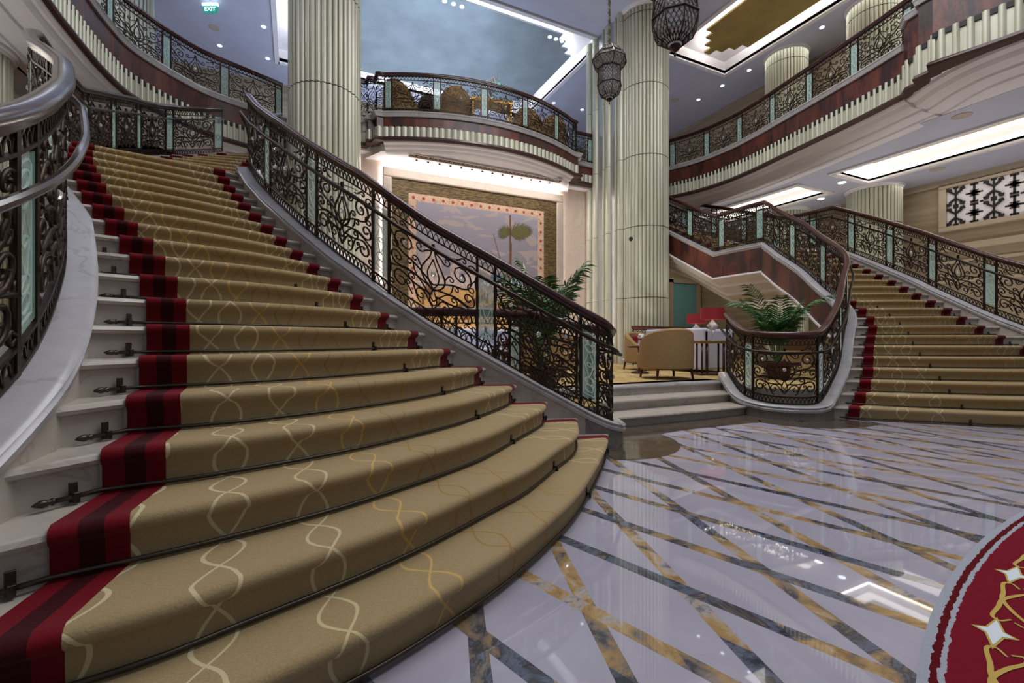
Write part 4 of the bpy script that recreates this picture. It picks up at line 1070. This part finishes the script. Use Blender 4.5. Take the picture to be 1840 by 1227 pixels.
u, v = cam2(1251, 11.4); console('second small table behind the white sofa carrying the farther red lamp', u, v, math.radians(-25.5)); lamp('farther red shaded crystal lamp left of the nearer red lamp', u, v, LF+.66, 1.05)
u, v = cam2(921, 9.3); console('table under the red lamp behind the left palm', u, v, 0); lamp('red shaded lamp seen past the left palm fronds', u, v, LF+.72, 1.0)
# small round tables with flowers
def round_table(label, fl, u, v, r=.26, h=.55):
    c = thing('round_table', label, 'table')
    MB().lathe((0, 0, h-.035), [(r*.92, 0), (r, .01), (r, .035)], 28).build('table_top', 'mahogany', c, 1)
    MB().lathe((0, 0, 0), [(r*.7, 0), (r*.66, .03), (.04, .06), (.03, h*.6), (.06, h-.04)], 18).build('pedestal', 'mahogany', c, 1)
    c.location = (u, v, LF)
    if fl:
        f = thing('flower_vase', fl, 'flowers')
        MB().lathe((0, 0, 0), [(.03, 0), (.045, .05), (.03, .11), (.035, .13)], 12).build('vase', 'crystal', f, 1)
        m = MB(); rr_ = random.Random(4)
        for i in range(14): a = rr_.uniform(0, 6.28); q = rr_.uniform(0, .07); m.ball((cos(a)*q, sin(a)*q, .16+rr_.uniform(0, .07)), .028, 7, 5)
        m.build('blossoms', 'flower_white', f, 2); f.location = (u, v, LF+h)
u, v = cam2(1150, 9.2); round_table('small dark round table between the two tan armchairs', 'small white flowers in a vase on the round lounge table', u, v)
u, v = cam2(1400, 8.9); round_table('large dark round table seen through the curled right railing', None, u, v, .42, .42)
u, v = cam2(905, 8.6); round_table('dark round table before the left white sofa', None, u, v, .4, .45)
# lounge back railings
r = thing('lounge_railing', 'low iron railing standing in front of the right fluted column', 'railing')
railing(r, [Vector((7.75+.25*i, 9.12, LF+.06)) for i in range(10)], None, period=1.1, detail=0)
r = thing('lounge_railing', 'dark iron railing at lounge level seen through the left stair railing', 'railing')
railing(r, [Vector(p) for p in cat([(1.0, 5.5, LF+.08), (1.45, 5.1, LF+.06), (1.95, 4.9, LF+.06), (2.5, 5.0, LF+.05)], 6)], None, period=.9, detail=1)
# ---------------------------------------------------------------- rug
m = MB(); n = 200
m.poly([(4.65+4.2*cos(2*pi*k/n), -.42+1.6*sin(2*pi*k/n)) for k in range(n)], .0, .014)
def ribbon(pts, w, mi):
    m.cur = mi; ribbon.z = .0165 if getattr(ribbon, 'z', 0) > .0166 else .0168; P_ = [Vector((p[0], p[1], ribbon.z)) for p in pts]; b = len(m.v); k = len(P_)
    for i, p in enumerate(P_):
        nx, ny = nrm(P_, i); ww = w*(.35+.65*sin(pi*min(max(i/(k-1), .08), .92)))
        m.V(p.x+nx*ww, p.y+ny*ww, p.z); m.V(p.x-nx*ww, p.y-ny*ww, p.z)
    for i in range(k-1): m.F(b+2*i+1, b+2*i+3, b+2*i+2, b+2*i)
def rugpt(a, s):   # a angle on rim, s inward distance
    x = 4.65+(4.2)*cos(a); y = -.42+1.6*sin(a); nx, ny = cos(a)/4.2, sin(a)/1.6; l = math.hypot(nx, ny); return (x-nx/l*s, y-ny/l*s)
def arclen_angles(step):
    out = []; a = math.radians(60); acc = 0; p = rugpt(a, 0); 
    while a < math.radians(196):
        a += .002; q = rugpt(a, 0); acc += math.dist(p, q); p = q
        if acc > step: out.append(a); acc = 0
    return out
def local(a, pts):
    # pts (along, inward) around rim angle a
    c = rugpt(a, 0); d = rugpt(a+.001, 0); e = rugpt(a, .1); tx, ty = (d[0]-c[0]), (d[1]-c[1]); l = math.hypot(tx, ty); tx /= l; ty /= l; nx, ny = (e[0]-c[0])/.1, (e[1]-c[1])/.1
    return [(c[0]+tx*x+nx*y, c[1]+ty*x+ny*y) for x, y in pts]
for i, a in enumerate(arclen_angles(.325)):
    if i % 2 == 0:
        for s in (1, -1):
            ribbon(local(a, [(x, .165+y) for x, y in cat([(-.165*s, .035), (-.205*s, .01), (-.18*s, -.012), (-.08*s, -.004), (.0, .0), (.09*s, .035), (.16*s, .075), (.20*s, .072), (.185*s, .045)], 5)]), .0075, 1)
    else:
        st_ = [(0, -.01), (.026, .026), (.135, .05), (.026, .074), (0, .11), (-.026, .074), (-.135, .05), (-.026, .026)]
        for sc_, mi, zz in ((1.0, 1, .0163), (.78, 2, .0172)):
            q = local(a, [(x*sc_, .165+(y-.05)*sc_) for x, y in st_]); m.cur = mi; b = len(m.v)
            for p in q: m.V(p[0], p[1], zz)
            m.F(*range(b, b+8)[::-1])
m.cur = 0
tag(m.build('round_rug', ['rug', 'rug_gold', 'rug_white']), 'round red rug with grey edging, gold scrolls and white stars on the marble floor', 'rug')
# ---------------------------------------------------------------- upper gallery things
def tall_chair(label, u, v, rz):
    c = thing('gallery_chair', label, 'armchair', 'armchairs on the central balcony')
    m = MB(); shell(m, .5, math.radians(-30), math.radians(210), .16, lambda t: .62+.55*max(0, sin(pi*min(max((t-.15)/.7, 0), 1)))**.8, .13, 1, .9); m.build('curved_back', 'tan_fabric', c, 1)
    MB().box(-.36, .36, -.38, .3, .16, .46).build('seat', 'tan_fabric', c, bevel=.04)
    for sx in (-.3, .3):
        for sy in (-.32, .30): MB().tube([(sx, sy, .18), (sx, sy, 0)], .022, 8).build('leg', 'mahogany', c)
    return place(c, u, v, 6.44, rz)
ZB = 6.44
for px, Y, l, rz in ((722, 11.75, 'leftmost tan armchair behind the central balcony railing', 150), (815, 12.1, 'tan armchair left of the gilt table on the central balcony', 200), (950, 13.2, 'tan armchair right of the gilt table on the central balcony', 160), (988, 13.6, 'rightmost tan armchair on the central balcony', 200)):
    u, v = cam2(px, Y); tall_chair(l, u, v, math.radians(rz-25))
u, v = cam2(882, 12.0)
g = thing('gilt_table', 'gilt console table on the central balcony', 'table')
MB().box(-.55, .55, -.22, .22, .78, .88).build('table_top', 'brass', g, bevel=.01)
for sx in (-.5, .5):
    for sy in (-.18, .18): MB().tube([(sx, sy, 0), (sx, sy, .78)], [.02, .035], 8).build('leg', 'brass', g)
place(g, u, v, ZB, math.radians(-12))
f = thing('orchid_pot', 'white orchid standing on the gilt balcony table', 'plant')
m = MB(); 
for k in range(5): m.tube([(0, 0, .1), (.02*k-.04, 0, .3), (.06*k-.16, .02, .5+.05*k)], .006, 5)
m.build('stem', 'stem_green', f); m = MB()
for k in range(5):
    for j in range(4): m.ball((.06*k-.16+.02*j, .02, .5+.05*k-.05*j), .03, 6, 4)
m.build('blossoms', 'flower_white', f, 2); MB().lathe((0, 0, 0), [(.06, 0), (.08, .12)], 12).build('pot', 'flower_white', f); f.location = (u+.0, v, ZB+.88)
u, v = cam2(770, 11.6); w = thing('round_ornament', 'dark round woven ball on a stand behind the central balcony railing', 'ornament')
MB().lathe((0, 0, .62), [(.02, -.22), (.2, -.15), (.27, 0), (.2, .15), (.02, .22)], 18).build('ball', 'filigree', w, 1); MB().lathe((0, 0, 0), [(.15, 0), (.03, .05), (.03, .42)], 12).build('stand', 'filigree_rim', w); w.location = (u, v, ZB)
# exit signs
def exit_sign(px, py, Y, label, sc=1.0, rz=-25.5, ztop=10.4, light=True):
    u, v = cam2(px, Y); z = HC+(612.5-py)*Y/818; e = thing('exit_sign', label, 'sign', None)
    m = MB(); m.box(-.2*sc, .2*sc, -.012, .012, -.1*sc, .1*sc); m.build('sign_plate', 'exit_green', e)
    m = MB(); m.box(-.21*sc, .21*sc, -.03, .03, .1*sc, .16*sc); m.build('light_box', 'exit_light' if light else 'plaster', e)
    m = MB()
    if ztop: m.tube([(0, 0, .16*sc), (0, 0, ztop-z)], .02, 6); m.build('stem', 'plaster', e)
    c = bpy.data.curves.new('exit_text', 'FONT'); c.body = 'EXIT'; c.size = .15*sc; c.align_x = 'CENTER'; c.align_y = 'CENTER'; c.extrude = .002
    tmp = bpy.data.objects.new('tmp', c); COL.objects.link(tmp); bpy.context.view_layer.update(); me_ = bpy.data.meshes.new_from_object(tmp.evaluated_get(bpy.context.evaluated_depsgraph_get())); bpy.data.objects.remove(tmp); me_.materials.clear(); me_.materials.append(MATS['exit_letters'])
    t_ = bpy.data.objects.new('lettering', me_); COL.objects.link(t_); t_.parent = e; t_.location = (0, -.016, 0); t_.rotation_euler = (pi/2, 0, 0)
    place(e, u, v, z, math.radians(rz))
exit_sign(378, 17, 12.5, 'lit green exit sign hanging from the upper left ceiling')
exit_sign(893, 153, 15.8, 'small green exit sign behind the orchid over the central balcony', .8, light=False)
# downlights in ceilings
def ceil_px(px, py, z):
    Y = (z-HC)*818/(612.5-py); return cam2(px, Y)
k = 0
NM = {'u': 'upper', 'l': 'lower'}
DL = [(474, 48), (481, 105), (758, 134), (1062, 148), (995, 185), (1046, 197), (988, 66), (999, 70), (1010, 74), (799, 2), (815, 7), (830, 12), (1298, 154), (1255, 179), (1346, 126), (1477, 49), (395, 82)]
for px, py in DL:
    z = ZU if not (640 < px < 1020 and py < 140) else ZU+.10
    u, v = ceil_px(px, py, z)
    o = MB().lathe((u, v, z-.012), [(.04, 0), (.06, 0), (.06, .012)], 16); o.lathe((u, v, z-.014), [(.04, 0), (.04, .003)], 12); b_ = o.build('downlight', 'spot_on')
    tag(b_, 'small bright round downlight in the high upper ceiling', 'light', 'downlights of the upper ceiling')
for px, py in ((1513, 328), (1475, 357)):
    u, v = ceil_px(px, py, ZL); b_ = MB().lathe((u, v, ZL-.012), [(.06, 0), (.09, 0), (.09, .012)], 16).build('downlight', 'spot_on'); tag(b_, 'bluish downlight in the low ceiling beneath the right balcony', 'light', 'downlights under the right balcony')
for (px, py, z, nm) in ((385, 50, ZU, 'upper left'), (1728, 208, ZL, 'under the right balcony'), (1684, 304, ZL, 'beside the lattice window'), (12, 168, ZL, 'under the left balcony'), (1213, 180, ZU, 'behind the right column')):
    u, v = ceil_px(px, py, z); b_ = MB().lathe((u, v, z-.015), [(.13, 0), (.15, .004), (.15, .015)], 24).build('ceiling_speaker', 'frame_stone'); tag(b_, f'round grey ceiling speaker, {nm}', 'speaker')
# small projector on column
u, v = cam2(1129, 11.9); o = MB().lathe((u, v-.1, HC+178*11.9/818), [(.03, 0), (.05, .03), (.05, .09), (.02, .11)], 12).build('wall_camera', 'dark'); tag(o, 'small dark camera fixed to the ribbed pier', 'camera')
# ---------------------------------------------------------------- camera and light
cam = bpy.data.cameras.new('camera'); cam.sensor_width = 36; cam.lens = 818/1840*36; cam.clip_end = 100
co = bpy.data.objects.new('camera', cam); COL.objects.link(co); co.location = (0, 0, HC); co.rotation_euler = (pi/2, 0, math.radians(-25.5)); cam.shift_y = -1/1840
SC.camera = co
def area(name, loc, size, power, col=(1, .97, .93), rot=(0, 0, 0), sy=None):
    L = bpy.data.lights.new(name, 'AREA'); L.energy = power; L.color = col; L.size = size
    if sy: L.shape = 'RECTANGLE'; L.size_y = sy
    o = bpy.data.objects.new(name, L); COL.objects.link(o); o.location = loc; o.rotation_euler = rot; return o
def spot(name, loc, power, col=(1, .95, .88), ang=100, rot=(0, 0, 0)):
    L = bpy.data.lights.new(name, 'SPOT'); L.energy = power; L.color = col; L.spot_size = math.radians(ang); L.spot_blend = .7; L.shadow_soft_size = .12
    o = bpy.data.objects.new(name, L); COL.objects.link(o); o.location = loc; o.rotation_euler = rot; return o
area('lobby_ceiling_light', (4.6, 3.0, 10.3), 7, 1000, (.95, .96, 1), sy=8)
area('upper_gallery_light_right', (14.3, 6, 10.3), 1.2, 90, (1, .97, .92), sy=9)
area('upper_gallery_light_left', (-4.5, 8, 10.3), 1.2, 80, (.92, .95, 1), sy=9)
area('soffit_fill', (4.7, 11.93, 5.56), 5.2, 45, (1, .97, .95), (pi, 0, 0), sy=.12)  # added unseen light that lifts the dim soffit
area('gallery_fill_left', (-4.9, 9, 6.6), 1.4, 250, (.62, .76, 1), (pi, 0, 0), sy=14)  # added fill behind the fascia, brightens the upper left ceiling
area('gallery_fill_back', (4.0, 15.4, 6.6), 6, 300, (.62, .77, 1), (pi, 0, 0), sy=4)  # unseen fill added to lift the champagne panel and back ceiling
area('gallery_fill_right', (13.4, 7, 6.6), 1.4, 35, (1, .93, .85), (pi, 0, 0), sy=14)  # weaker added fill for the upper right ceiling, no fixture
area('tapestry_wash', (4.7, 11.55, 5.6), 5.2, 48, (1, .96, .93), sy=.25)
spot('lounge_fill_spot', (4.6, 8.2, 10.2), 900, (1, .95, .88), 70)  # spot added to light the lounge, no fixture there
area('added_fill_right', (12.6, 6, .5), 1, 130, (1, .97, .93), (pi, 0, 0), sy=7)  # added fill hidden behind the right stair, lifts the soffits
area('added_fill_left', (-4.6, 6, .5), 1, 130, (.95, .96, 1), (pi, 0, 0), sy=7)  # same kind of added fill on the left, no lamp there
area('added_fill_lounge', (4.7, 10.6, .5), 4, 85, (1, .97, .95), (pi, 0, 0), sy=1)  # added upward fill for the white soffit above the lounge
area('right_under_gallery', (14.6, 3, 5.2), .8, 40, (1, .94, .85), sy=8)
area('right_far_under_gallery', (11.5, 12.3, 5.2), 1.5, 35, (1, .94, .86), sy=1.2)
area('left_under_gallery', (-5, 6, 5.2), 1, 40, (1, .95, .88), sy=8)
for (x, y_, p) in ((9.6, 8.6, 160),): spot('column_uplight', (7.6, 8.6, .45), 170, (1, .97, .92), 60, (math.radians(155), 0, math.radians(-60)))
spot('column_uplight', (1.8, 8.8, .45), 120, (1, .97, .92), 60, (math.radians(155), 0, math.radians(40)))
wd_ = bpy.data.worlds.new('world'); wd_.use_nodes = True; SC.world = wd_
bg = wd_.node_tree.nodes['Background']; bg.inputs[0].default_value = (.74, .84, 1, 1); bg.inputs[1].default_value = .28
SC.view_settings.view_transform = 'Standard'; SC.view_settings.look = 'None'; SC.view_settings.gamma = 1; SC.view_settings.use_curve_mapping = False
SC.view_settings.exposure = -.18
SC.cycles.use_denoising = True; SC.cycles.max_bounces = 8; SC.cycles.transparent_max_bounces = 12; SC.cycles.sample_clamp_indirect = 4
